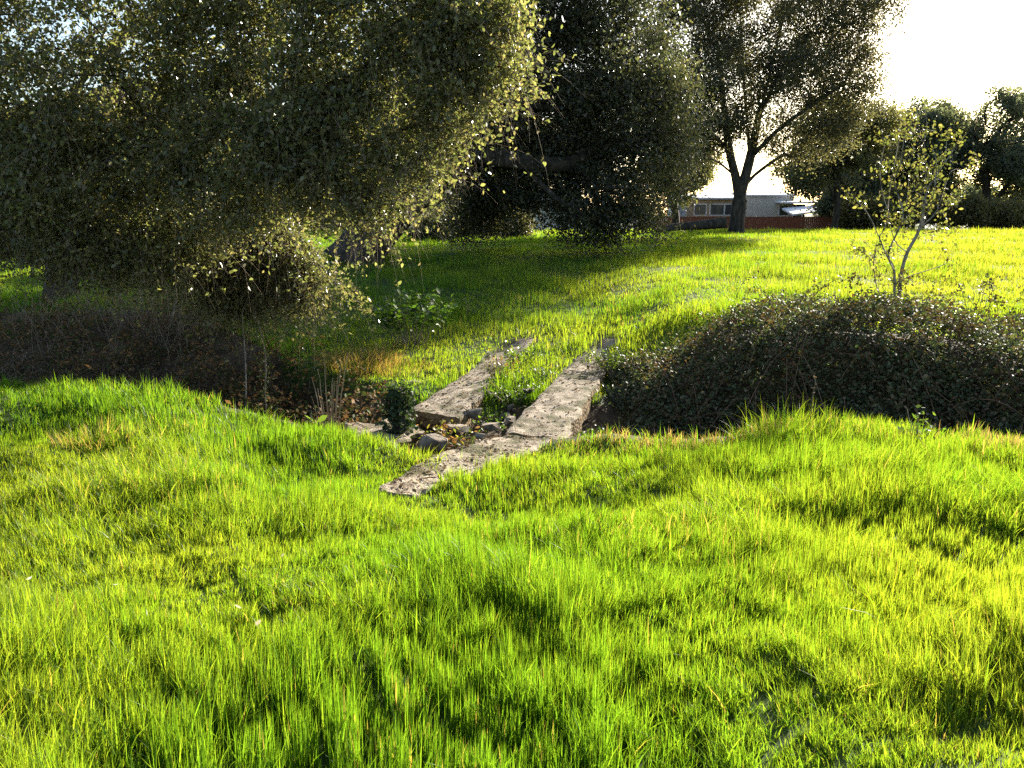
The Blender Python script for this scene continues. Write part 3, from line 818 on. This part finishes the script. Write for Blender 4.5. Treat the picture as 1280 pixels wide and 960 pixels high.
for i in range(330):
    x0 = rng.uniform(1.4, 10.5); t0 = rng.uniform(.02, 1.0); y0 = edge(x0) + 1 + 3.2 * t0
    z0 = thick_S(np.array([x0]), np.array([y0]))[0]
    a = rng.uniform(0, 6.28); L = rng.uniform(.4, 1.1); hh = rng.uniform(.05, .32) * (2.3 if i % 3 == 0 else 1)
    pts = [np.array([x0 + math.cos(a) * L * s, y0 + math.sin(a) * L * s, 0]) for s in np.linspace(0, 1, 7)]
    zl = [thick_S(np.array([p_[0]]), np.array([p_[1]]))[0] for p_ in pts]
    for j, p_ in enumerate(pts): p_[2] = zl[j] - .05 + hh * math.sin(math.pi * j / 6 * .9)
    mb.tube(pts, np.linspace(.005, .0025, 7), 3); canes.append(np.array(pts))
cpts = np.vstack([c_[np.repeat(np.arange(2, 7), 8)] + rng.normal(0, .04, (40, 3)) for c_ in canes])
leaves('shoot_leaf', cpts, .045, M_bramble, root, [(.05, .065, .022), (.09, .07, .03), (.10, .05, .03)], .62, True, .3)
mb.build('cane', rough_mat('bramble_cane', (.11, .055, .035), (.22, .14, .09), 20, .2), root)


# ------------------------------------------------------------------ small plants
def sprig_plant(name, label, cat, base, n_stems, height, spread, leaf, per, cols, m_leaf=M_weed, m_stem=M_twig, aspect=.5, fine=True, stem_r=.006, lean=(0, 0), wob=.012, group=None, from_t=.25, up=.3, jit=.05, scatter=False):
    root = thing(name, label, cat, base, group)
    mb = MB(); pos = []
    for i in range(n_stems):
        a = rng.uniform(0, 6.28); s = spread * math.sqrt(rng.random()); h = height * rng.uniform(.55, 1.05)
        p0 = base + np.array([math.cos(a) * s * .3, math.sin(a) * s * .3, -.03])
        if scatter:
            p0 = gnd(base[0] + 1.3 * math.cos(a) * s, base[1] + .8 * math.sin(a) * s, -.03); a = rng.uniform(0, 6.28); s = h * rng.uniform(.2, .9)
        p1 = p0 + np.array([math.cos(a) * s * .5 + lean[0] * .4 * h, math.sin(a) * s * .5 + lean[1] * .4 * h, h * .55])
        p2 = p0 + np.array([math.cos(a) * s * 1.1 + lean[0] * h, math.sin(a) * s * 1.1 + lean[1] * h, h])
        c = catmull([p0, p1, p2], 5)
        c[1:] += rng.normal(0, wob * height, c[1:].shape)
        mb.tube(c, np.linspace(stem_r, stem_r * .35, len(c)), 4)
        if per:
            k = rng.uniform(from_t, 1, per) * (len(c) - 1)
            pos.append(c[k.astype(int)] + rng.normal(0, jit, (per, 3)))
    tw = None
    if scatter: tw = (np.array(mb.v) , np.array(mb.f), m_stem)  # scattered stems are joined into the foliage mesh with the leaves
    else: mb.build('stem', m_stem, root)
    if per:
        leaves('foliage', np.vstack(pos), leaf, m_leaf, root, cols, aspect, fine, up, tw=tw)
    return root


G1 = [(.06, .11, .02), (.09, .14, .025), (.05, .075, .02)]
GOLD = [(.21, .17, .07), (.17, .16, .05), (.22, .15, .08), (.10, .13, .03), (.15, .11, .07)]
IVY = [(.035, .055, .022), (.05, .075, .028), (.07, .085, .045), (.028, .04, .02)]


def gp(px, py, d):
    q_ = P(px, py, d); return gnd(q_[0], d)


sprig_plant('leafy_bush', 'leafy green bush with brown stems in the shaded grass beyond the ditch', 'bush', gp(515, 432, 13.5), 34, 1.05, .6, .11, 20, [(.06, .12, .02), (.09, .16, .03), (.04, .07, .02)], from_t=.5, up=.8, aspect=.6)
sprig_plant('leafy_plant', 'small upright green plant right of the leafy bush', 'plant', gp(585, 393, 15.6), 7, .42, .3, .08, 9, G1, up=.6)
# ivy covered stump
b = gnd(*P(495, 558, 8.55)[:2]); root = thing('ivy_stump', 'short stump smothered in dark ivy beside the broken slab', 'stump', b)
top = P(497, 476, 8.6)
pts = catmull([b + [0, 0, -.1], (b + top) / 2 + [.03, 0, 0], top - [0, 0, .08]], 6)
v, f = tube(pts, np.linspace(.11, .05, len(pts)), 8); new_obj('trunk', v, f, M_bark, root, smooth=True)
k = rng.random(1300); cc_ = np.stack([np.interp(k, np.linspace(0, 1, len(pts)), pts[:, j]) for j in range(3)], 1)
a = rng.uniform(0, 6.28, 1300); rr = (.06 + .15 * rng.random(1300) ** .6) * (1.15 - .45 * k) * (.7 + .5 * vn(a * 2, k * 6, 5))
leaves('ivy_foliage', cc_ + np.stack([np.cos(a) * rr, np.sin(a) * rr, rng.normal(0, .04, 1300)], 1), .05, M_bramble, root, IVY, .75, True, .3)
# a rope of ivy hanging from the drooping oak branch
top = P(322, 400, 11.8); bot = P(340, 478, 10.2); bot = gnd(bot[0], bot[1])
root = thing('ivy_vine', 'leafy vine climbing from the ditch to the drooping oak branch', 'vine', bot)
pts = catmull([bot, bot * .65 + top * .35 + [-.05, 0, 0], bot * .3 + top * .7 + [.04, 0, 0], top, P(305, 360, 12.0)], 6)
v, f = tube(pts, np.linspace(.014, .006, len(pts)), 5); new_obj('stem', v, f, M_twig, root)
k = rng.integers(2, len(pts), 240); leaves('foliage', pts[k] + rng.normal(0, .055, (240, 3)), .045, M_weed, root, [(.10, .13, .04), (.07, .10, .03), (.16, .15, .08)], .7, True, .3)
for px, py, tx, ty, lab in [(298, 470, 303, 390, 'bare thin sucker stem under the drooping oak branch'), (212, 408, 222, 345, 'pale bare twig hanging at the left of the drooping branch')]:
    q0 = P(px, py, 10.4); q1 = P(tx, ty, 11.8)
    if py > 430: q0 = gnd(q0[0], q0[1], -.03)
    o = MB(); o.tube(catmull([q0, q0 * .5 + q1 * .5 + [.04, 0, 0], q1], 5), np.linspace(.012, .006, 11), 5)
    tag(o.build('bare_stem', M_pale), lab, 'stem')
# dead reeds
sprig_plant('dead_reed', 'clump of tall dead straw-coloured stalks at the ditch edge', 'reeds', gnd(*P(413, 505, 9.0)[:2]), 16, 1.3, .26, .05, 0, GOLD, m_stem=rough_mat('straw', (.18, .13, .08), (.32, .25, .16), 12, .2), stem_r=.009, lean=(.06, 0), wob=.003)
sprig_plant('dry_weed', 'brown withered weed with crumpled leaves beside the dead stalks', 'weed', gnd(*P(425, 512, 8.9)[:2]), 12, .5, .16, .10, 8, [(.17, .11, .06), (.24, .17, .09), (.11, .075, .045)], M_dry, from_t=.05, aspect=.3)


def tuft(name, label, base, n, h, spread, cols, w=.006, cat='grass tuft'):
    r_ = spread * np.sqrt(rng.random(n)); a = rng.uniform(0, 6.28, n)
    x = base[0] + r_ * np.cos(a); y = base[1] + r_ * np.sin(a)
    c = np.array(cols)[rng.integers(0, len(cols), n)] * rng.uniform(.8, 1.2, (n, 1))
    v, f, cc = blades(x, y, h * rng.uniform(.5, 1.15, n), np.full(n, w) * rng.uniform(.6, 1.4, n), a + rng.normal(0, .7, n), np.clip(rng.normal(.5, .25, n), .05, 1.1), c, 3)
    return tag(new_obj(name, v, f, M_grass, None, cc), label, cat)


tuft('golden_grass_tuft', 'orange-gold dry grass clump on the far lip of the ditch', gp(452, 447, 12.2), 950, .36, .6, GOLD, .006)
tuft('golden_grass_tuft', 'yellowing grass along the ditch lip between the golden clump and the left track', gp(500, 450, 12.0), 420, .22, .5, GOLD + [(.1, .16, .02)] * 3, .005)
tuft('golden_grass_tuft', 'small golden grass clump at the left foot of the bramble mound', gp(800, 505, 10.2), 160, .36, .25, GOLD, .005)
tuft('rank_grass_tuft', 'tall fresh green grass tuft on the near lip before the bramble mound', gnd(2.45, 7.0), 260, .34, .5, [(.09, .17, .014), (.12, .18, .016)], .007)
tuft('rank_grass_tuft', 'tall green tuft at the left by the oak shade', gnd(-2.75, 7.8), 260, .26, .45, [(.06, .14, .012), (.09, .16, .014)], .007)
tuft('rank_grass_tuft', 'broad-bladed grass tuft in the right foreground', gnd(1.75, 3.3), 200, .24, .34, [(.09, .17, .014), (.13, .18, .016)], .0075)
tuft('dry_grass_tuft', 'straw-coloured bent grass tuft in the lawn at the left', gnd(-3.7, 6.9), 240, .24, .36, [(.24, .22, .09), (.3, .25, .12), (.12, .16, .03)], .006)
sprig_plant('seed_stalk', 'single tall seed stalk in front of the brambles', 'stalk', gnd(*P(1011, 545, 7.2)[:2]), 1, .62, .02, .02, 16, [(.2, .13, .09), (.25, .18, .12)], M_dry, from_t=.6, jit=.008, stem_r=.004)
sprig_plant('broadleaf_weed', 'round-leaved green weed on the lip at the right', 'weed', gnd(*P(1145, 590, 6.7)[:2]), 9, .36, .18, .05, 7, [(.08, .14, .03), (.11, .16, .04)], up=.7, aspect=.85)
sprig_plant('broadleaf_weed', 'tall single bright leaf at the lip by the dead stalks', 'weed', gnd(*P(388, 530, 8.3)[:2]), 2, .24, .05, .12, 1, [(.11, .17, .03)], from_t=.9, aspect=.4)
# plants between the tracks
for px, py, d, n, h, s, lab, cols in [(628, 455, 11.3, 10, .5, .2, 'reddish bare-stemmed weed at the right edge of the left track', [(.12, .07, .045), (.17, .1, .06), (.07, .08, .03)]),
                                      (640, 500, 10.4, 26, .32, .38, 'spreading green weed between the two wheel tracks', G1), (672, 470, 11.2, 20, .34, .34, 'green leafy weed against the left edge of the right track', G1),
                                      (655, 440, 12.3, 16, .36, .3, 'green weed at the far end between the tracks', G1), (548, 548, 8.7, 18, .36, .2, 'yellow-stemmed weed growing out of the rubble', [(.2, .17, .04), (.1, .12, .03), (.2, .1, .06)]),
                                      (585, 545, 8.8, 16, .24, .26, 'reddish low weed in the rubble by the ramp', [(.1, .1, .03), (.17, .09, .06), (.07, .09, .03)]), (615, 515, 9.7, 16, .22, .26, 'low green weed beside the broken end of the left track', G1),
                                      (470, 520, 9.3, 20, .2, .3, 'grey-green creeping plant on the crumbling bank', [(.11, .12, .06), (.08, .1, .045)]), (762, 455, 12.0, 26, .42, .34, 'dark leafy weed hugging the far right edge of the right track', [(.05, .08, .02), (.07, .1, .025)]),
                                      (735, 540, 9.0, 18, .26, .2, 'low weed in the shade under the right track edge', [(.05, .08, .02), (.07, .1, .025)]), (780, 485, 10.8, 30, .38, .45, 'dark green weed patch between the right track and the brambles', IVY),
                                      (780, 535, 9.5, 40, .34, .55, 'dark undergrowth in the ditch below the right track', IVY)]:
    sprig_plant('ditch_weed', lab, 'weed', gp(px, py, d), n, h, s, .055, 16, cols, up=.4, jit=.04, group='weeds growing in and along the ditch')
sprig_plant('dry_bramble', 'brown dry bramble heap in the shade at the far left of the ditch', 'brush', gp(120, 395, 13.5), 110, .5, 1.5, .055, 16, [(.10, .07, .05), (.07, .06, .04), (.14, .1, .07)], M_dry, from_t=.1, jit=.08, scatter=True)
for px, py, d, n_, h_, s_, lab in [(40, 420, 12.2, 80, .38, 1.2, 'low dry brush at the left edge of the shaded bank'), (230, 430, 11.8, 90, .38, 1.2, 'twiggy brush on the dark bank below the oak canopy'),
                                  (190, 370, 15.4, 190, 1.0, 2.1, 'brown thicket at the top of the dark bank under the oak'), (310, 440, 11.6, 60, .38, .9, 'dry brush right under the drooping oak branch')]:
    sprig_plant('dry_bramble', lab, 'brush', gp(px, py, d), n_, h_, s_, .05, 16, [(.15, .105, .07), (.09, .09, .045), (.19, .145, .09), (.07, .10, .035)], M_dry, from_t=.1, jit=.08, scatter=True)
sprig_plant('dry_bramble', 'tangle of dry stems on the dark bank under the drooping branch', 'brush', gp(350, 490, 9.9), 40, .5, .9, .055, 10, [(.10, .07, .05), (.06, .06, .03)], M_dry, from_t=.1, jit=.08, scatter=True)


# ------------------------------------------------------------------ stones and rubble
def stone(label, c, size, rot=0.0, m=M_stone, name='broken_stone', group='rubble in the ditch', flat=.45):
    import bmesh
    bm = bmesh.new()
    for k_ in range(11):
        a_ = k_ * 2.4 + random.uniform(-.5, .5); r_ = random.uniform(.75, 1.05)
        bm.verts.new((r_ * math.cos(a_), r_ * math.sin(a_), random.choice((-.9, .8, .95)) * random.uniform(.85, 1)))
    hull = bmesh.ops.convex_hull(bm, input=bm.verts)
    bmesh.ops.delete(bm, geom=[e_ for e_ in hull['geom_interior'] if isinstance(e_, bmesh.types.BMVert)], context='VERTS')
    bmesh.ops.bevel(bm, geom=bm.edges[:], offset=.07, segments=2, affect='EDGES')
    for v in bm.verts:
        v.co *= 1 + random.uniform(-.04, .04)
        v.co.x *= size[0] * .75; v.co.y *= size[1] * .75; v.co.z *= size[2] * .7
        x_, y_ = v.co.x, v.co.y
        v.co.x = x_ * math.cos(rot) - y_ * math.sin(rot); v.co.y = x_ * math.sin(rot) + y_ * math.cos(rot)
    me = bpy.data.meshes.new(name); bm.to_mesh(me); bm.free(); me.materials.append(m)
    o = bpy.data.objects.new(name, me); COL.objects.link(o); o.location = [float(q_) for q_ in c]
    o.rotation_euler = (random.uniform(-.15, .15), random.uniform(-.15, .15), 0)
    return tag(o, label, 'stone', group)


for px, py, d, s, lab in [(540, 552, 8.35, (.24, .2, .09), 'flat tan slab of broken concrete overhanging the dark hollow'), (612, 534, 8.75, (.17, .12, .07), 'pale flat stone at the edge of the ramp'),
                          (592, 516, 9.5, (.16, .12, .08), 'grey block lying against the broken end of the left track'), (572, 535, 8.95, (.22, .15, .05), 'flat grey stone in the middle of the rubble'),
                          (638, 527, 9.1, (.10, .08, .09), 'small bright stone wedged under the right track'), (520, 545, 8.7, (.16, .14, .08), 'dark stone beside the ivy stump'),
                          (710, 510, 10.2, (.2, .1, .1), 'pale stone under the right edge of the right track'), (600, 545, 8.5, (.1, .07, .05), 'small brown stone next to the ramp'),
                          (660, 490, 10.4, (.14, .11, .07), 'half-hidden stone among the weeds between the tracks'), (505, 575, 7.9, (.3, .16, .05), 'thin flat stone at the near end of the hollow'),
                          (560, 585, 7.75, (.22, .05, .03), 'long brown splinter lying along the left side of the ramp')]:
    q_ = P(px, py, d); stone(lab, [q_[0], d, max(q_[2], gnd(q_[0], d)[2] + s[2] * .3)], s, random.uniform(-.6, .6))
for k_ in range(26):
    px, py, d = random.choice([(560, 540, 8.8), (600, 528, 9.2), (545, 560, 8.2), (520, 555, 8.5), (620, 520, 9.6), (655, 500, 10.2)])
    x_ = P(px, py, d)[0] + random.uniform(-.3, .3); d += random.uniform(-.25, .25); q_ = gnd(x_, d); s_ = random.uniform(.03, .085)
    stone('fist-sized chunk of rubble lying loose among the broken stones and weeds between the two tracks', q_ + [0, 0, s_ * .2], (s_ * 1.4, s_, s_), random.uniform(0, 3), random.choice([M_stone, M_sand]), 'rubble_chunk', 'loose rubble chunks')
for px, py, d, s, lab in [(455, 540, 8.9, (.42, .3, .22), 'crumbling sandy earth block left of the ivy stump'), (515, 478, 11.3, (.16, .14, .1), 'grey stone half buried by the upper left side of the left track'),
                          (490, 530, 9.0, (.25, .22, .18), 'sandy clod of earth behind the ivy stump')]:
    q_ = P(px, py, d); stone(lab, [q_[0], d, q_[2] - s[2] * .4], s, random.uniform(-.4, .4), M_sand, 'earth_clod')


# ------------------------------------------------------------------ fallen log, fences, buildings
b = gp(868, 286, 39.2)
root = thing('fallen_log', 'dark fallen log lying to the left of the forked oak trunk', 'log', b)
mb = MB(); mb.tube(catmull([b + [-1.9, 0, .12], b + [-.9, .1, .32], b + [.3, 0, .42], b + [1.5, .1, .55]], 5), np.linspace(.14, .27, 16), 8); mb.build('stem', M_bark, root, True)
mb = MB(); mb.tube([b + [-.15, 0, .35], b + [-.2, -.1, -.15]], [.1, .08], 6); mb.build('branch_stub', M_bark, root)

M_red = rough_mat('redwood_board', (.15, .05, .03), (.26, .095, .055), 5, .3, .85, stretch=(6, 6, .6))
M_grey = rough_mat('weathered_rail', (.3, .25, .19), (.48, .42, .34), 6, .3, .85, stretch=(.4, 6, 6))
def bare(name, rough=.6, c=(.8, .8, .8), c1=None):
    return rough_mat(name, c, c1 or tuple(min(1, v * 1.12) for v in c), 2.5, .05, rough)
M_white = bare('white_siding', .6, (.62, .60, .57)); M_tan = bare('tan_siding', .7, (.36, .27, .18)); M_blue = bare('grey_siding', .7, (.30, .32, .36))
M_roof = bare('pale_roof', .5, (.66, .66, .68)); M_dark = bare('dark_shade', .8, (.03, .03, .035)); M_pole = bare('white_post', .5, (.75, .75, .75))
M_brown_roof = bare('brown_shingle', .9, (.14, .10, .08)); M_beige = bare('beige_siding', .7, (.50, .46, .40))
m, nt, N, L = mat('window_glass'); out = N.new('ShaderNodeOutputMaterial'); pr = N.new('ShaderNodeBsdfPrincipled')
pr.inputs['Base Color'].default_value = (.05, .055, .06, 1); pr.inputs['Roughness'].default_value = .08; L.new(pr.outputs[0], out.inputs[0]); M_glass = m

def fence(label, px0, px1, d, h, z0, mat_, cat='fence'):
    x0, x1 = P(px0, 280, d)[0], P(px1, 280, d)[0]
    base = np.array([(x0 + x1) / 2, d, z0]); root = thing('board_fence', label, cat, base)
    mb = MB(); x = x0; 
    while x < x1:
        hh = h + random.uniform(-.02, .02); mb.box(x, x + .135, d - .01, d + .01, z0, z0 + hh); x += .145
    mb.build('board_panel', mat_, root)
    x = x0
    while x < x1 + .1:
        mb = MB(); mb.box(x - .05, x + .05, d + .07, d + .17, z0 - .3, z0 + h - .05); mb.build('post', mat_, root); x += 2.4
    for zz_ in (.3, 1.35):
        mb = MB(); mb.box(x0, x1, d + .013, d + .055, z0 + zz_, z0 + zz_ + .09); mb.build('rail', mat_, root)
    return root


fz = float(ground(np.array([15.]), np.array([61.]))[0])
fence('reddish brown board fence running in front of the low houses', 812, 1062, 61, 1.28 - fz, fz, M_red)
# rail fence at the far left
d = 27.5; x0, x1 = P(-60, 300, d)[0], P(74, 300, d)[0]; b = gnd((x0 + x1) / 2, d)
root = thing('rail_fence', 'pale three-rail wooden fence glimpsed through branches at the left edge', 'fence', b)
ztop = P(30, 290, d)[2]
for k in range(3):
    mb = MB(); z_ = ztop - k * .3; mb.box(x0, x1, d - .02, d + .02, z_ - .1, z_); mb.build('rail', M_grey, root)
for x in np.arange(x0 + .1, x1, 1.55):
    mb = MB(); mb.box(x - .06, x + .06, d + .022, d + .13, b[2] - .3, ztop + .06); mb.build('post', M_grey, root)


def house(name, label, cat, px0, px1, d, ztop, depth, m_wall, m_roof, wins, eave=.25, rise=.35, base_z=None, slope=0.0):
    x0, x1 = P(px0, 260, d)[0], P(px1, 260, d)[0]
    z0 = float(ground(np.array([(x0 + x1) / 2]), np.array([float(d)]))[0]) if base_z is None else base_z
    root = thing(name, label, cat, np.array([(x0 + x1) / 2, d + depth / 2, z0]))
    mb = MB(); mb.box(x0, x1, d, d + depth, z0 - .3, ztop); mb.build('wall', m_wall, root)
    mb = MB(); ym = d + depth / 2
    v = [(x0 - eave, d - eave, ztop + .003), (x1 + eave, d - eave, ztop + .003), (x1 + eave, d + depth + eave, ztop + .003), (x0 - eave, d + depth + eave, ztop + .003),
         (x0 - eave, d - eave, ztop + .16), (x1 + eave, d - eave, ztop + .16), (x1 + eave, d + depth + eave, ztop + .16), (x0 - eave, d + depth + eave, ztop + .16),
         (x0 - eave, ym, ztop + .16 + rise), (x1 + eave, ym, ztop + .16 + rise)]
    mb.add(v, [[0, 3, 2, 1], [0, 1, 5, 4], [2, 3, 7, 6], [4, 5, 9, 8], [6, 7, 8, 9], [1, 2, 6, 9, 5], [3, 0, 4, 8, 7]]); mb.build('roof', m_roof, root)
    for (wx, wz, ww, wh) in wins:
        X0 = x0 + wx * (x1 - x0); Z0 = ztop - wz
        fr = MB()
        fr.box(X0 - ww / 2 - .06, X0 - ww / 2, d - .05, d - .003, Z0 - wh - .06, Z0 + .06); fr.box(X0 + ww / 2, X0 + ww / 2 + .06, d - .05, d - .003, Z0 - wh - .06, Z0 + .06)
        fr.box(X0 - ww / 2, X0 + ww / 2, d - .05, d - .003, Z0, Z0 + .06); fr.box(X0 - ww / 2, X0 + ww / 2, d - .05, d - .003, Z0 - wh - .06, Z0 - wh)
        w_ = fr.build('window', M_pole, root)
        w_['_base'] = list(root['_base'])
        gl = MB(); gl.box(X0 - ww / 2, X0 + ww / 2, d - .03, d - .006, Z0 - wh, Z0); gl.build('pane', M_glass, w_)
    return root


house('mobile_home', 'low tan mobile home with a pale flat roof seen left of the forked trunk', 'house', 861, 918, 73, 2.75, 6, M_tan, M_roof, [(.25, .45, 1.0, .9), (.62, .45, 1.2, .9), (.88, .45, .7, .9)], .35)
house('garden_shed', 'blue-grey shed end beside the tan mobile home', 'shed', 843, 858, 71, 2.65, 3, M_blue, M_roof, [], .12)
house('mobile_home', 'large blank beige house wall right of the forked trunk', 'house', 931, 992, 75, 3.05, 7, M_beige, M_roof, [(.8, .8, .8, .9)], .15, .3)
house('mobile_home', 'pale house glimpsed through the gap under the dark oak', 'house', 640, 725, 70, 3.2, 7, M_white, M_roof, [(.3, .6, 1.2, 1.0), (.7, .6, 1.2, 1.0)], .2)
house('mobile_home', 'small white house end at the right end of the board fence', 'house', 1041, 1056, 72, 2.1, 5, M_white, M_brown_roof, [], .15)
# carport
d = 70; xa, xb = P(992, 260, d)[0], P(1036, 260, d)[0]; z0 = float(ground(np.array([xa]), np.array([70.]))[0])
root = thing('carport', 'open carport with two white roof sheets and a slim white post', 'carport', np.array([(xa + xb) / 2, d + 2.5, z0]))
za, zb_ = P(992, 253, d)[2], P(992, 263, d)[2]
mb = MB(); mb.add([(xa, d + 3, za - .05), (xb + .4, d + 3, za - .05), (xb + .4, d + 6, za + .1), (xa, d + 6, za + .1), (xa, d + 3, za + .09), (xb + .4, d + 3, za + .09), (xb + .4, d + 6, za + .25), (xa, d + 6, za + .25)],
                  [[0, 3, 2, 1], [4, 5, 6, 7], [0, 1, 5, 4], [1, 2, 6, 5], [2, 3, 7, 6], [3, 0, 4, 7]]); mb.build('roof', M_roof, root)
mb = MB(); mb.add([(xa, d, zb_ - .45), (xb, d, zb_ - .1), (xb, d + 3, za - .35), (xa, d + 3, za - .6), (xa, d, zb_ - .3), (xb, d, zb_ + .05), (xb, d + 3, za - .2), (xa, d + 3, za - .45)],
                  [[0, 3, 2, 1], [4, 5, 6, 7], [0, 1, 5, 4], [1, 2, 6, 5], [2, 3, 7, 6], [3, 0, 4, 7]]); mb.build('canopy', M_roof, root)
for fx in (.27, .97):
    xx = xa + (xb - xa) * fx; mb = MB(); mb.box(xx - .06, xx + .06, d + .1, d + .22, z0 - .2, zb_ - .3); mb.build('post', M_pole, root)
mb = MB(); mb.box(xa, xb, d + 5.6, d + 5.75, z0 - .2, za - .1); mb.build('shade_panel', M_dark, root)  # near-black sheet standing in for the shade under the roof

# ------------------------------------------------------------------ pale dead leaves caught in the near grass
for px, py, lab in [(355, 722, 'curled cream dead leaf in the lawn left of centre'), (148, 762, 'large white dead leaf in the left lawn'), (40, 752, 'pale dead leaf near the left edge of the lawn'),
                    (187, 800, 'small narrow dead leaf below the large white one'), (537, 729, 'tiny pale dead leaf near the middle of the lawn'), (325, 813, 'thin dead leaf lowest in the lawn, left of centre'), (300, 790, 'folded dead leaf in the lower left lawn')]:
    q_ = PG(px, py); q_[2] += .12; q_ = EYE + (q_ - EYE) * .95
    v, f, _ = leaf_mesh(q_[None], .034, .4, True)
    tag(new_obj('dead_leaf', v, f, M_dry, None, np.full((len(v), 3), .45) * np.array([1, .93, .75])), lab, 'leaf', 'pale dead leaves in the lawn')

# ------------------------------------------------------------------ light, sky, camera
SUN_EL, SUN_AZ = R(20.5), R(36.5)             # azimuth to the right of straight ahead
sd = Vector((math.sin(SUN_AZ) * math.cos(SUN_EL), math.cos(SUN_AZ) * math.cos(SUN_EL), math.sin(SUN_EL)))
sun = bpy.data.lights.new('sun', 'SUN'); sun.energy = 5.0; sun.angle = R(.5); sun.color = (1, .93, .80)
so = bpy.data.objects.new('sun', sun); COL.objects.link(so); so.rotation_euler = (-sd).to_track_quat('-Z', 'Y').to_euler(); so.location = (20, 20, 30)
w = bpy.data.worlds.new('World'); sc.world = w; w.use_nodes = True
nt = w.node_tree; bg = nt.nodes['Background']; sk = nt.nodes.new('ShaderNodeTexSky'); sk.sky_type = 'NISHITA'; sk.sun_disc = False
sk.sun_elevation = SUN_EL; sk.sun_rotation = SUN_AZ; sk.air_density = 1.0; sk.dust_density = 1.5; sk.ozone_density = 1.0
nt.links.new(sk.outputs[0], bg.inputs[0]); bg.inputs[1].default_value = .08

cam = bpy.data.cameras.new('camera'); cam.sensor_width = 36; cam.lens = F / 1280 * 36; cam.clip_end = 2000; cam.clip_start = .05
co = bpy.data.objects.new('camera', cam); COL.objects.link(co); co.location = EYE.tolist(); co.rotation_euler = (R(90) - PITCH, 0, 0)
sc.camera = co
vs = sc.view_settings; vs.view_transform = 'Standard'; vs.look = 'None'; vs.gamma = 1; vs.use_curve_mapping = False; vs.exposure = 2.05
cy = sc.cycles
cy.max_bounces = 6; cy.diffuse_bounces = 3; cy.glossy_bounces = 2; cy.transmission_bounces = 4; cy.transparent_max_bounces = 4; cy.volume_bounces = 0
cy.use_denoising = False; cy.sample_clamp_indirect = 6; cy.caustics_reflective = False; cy.caustics_refractive = False
for o in list(bpy.data.objects):
    if '_base' in o: del o['_base']
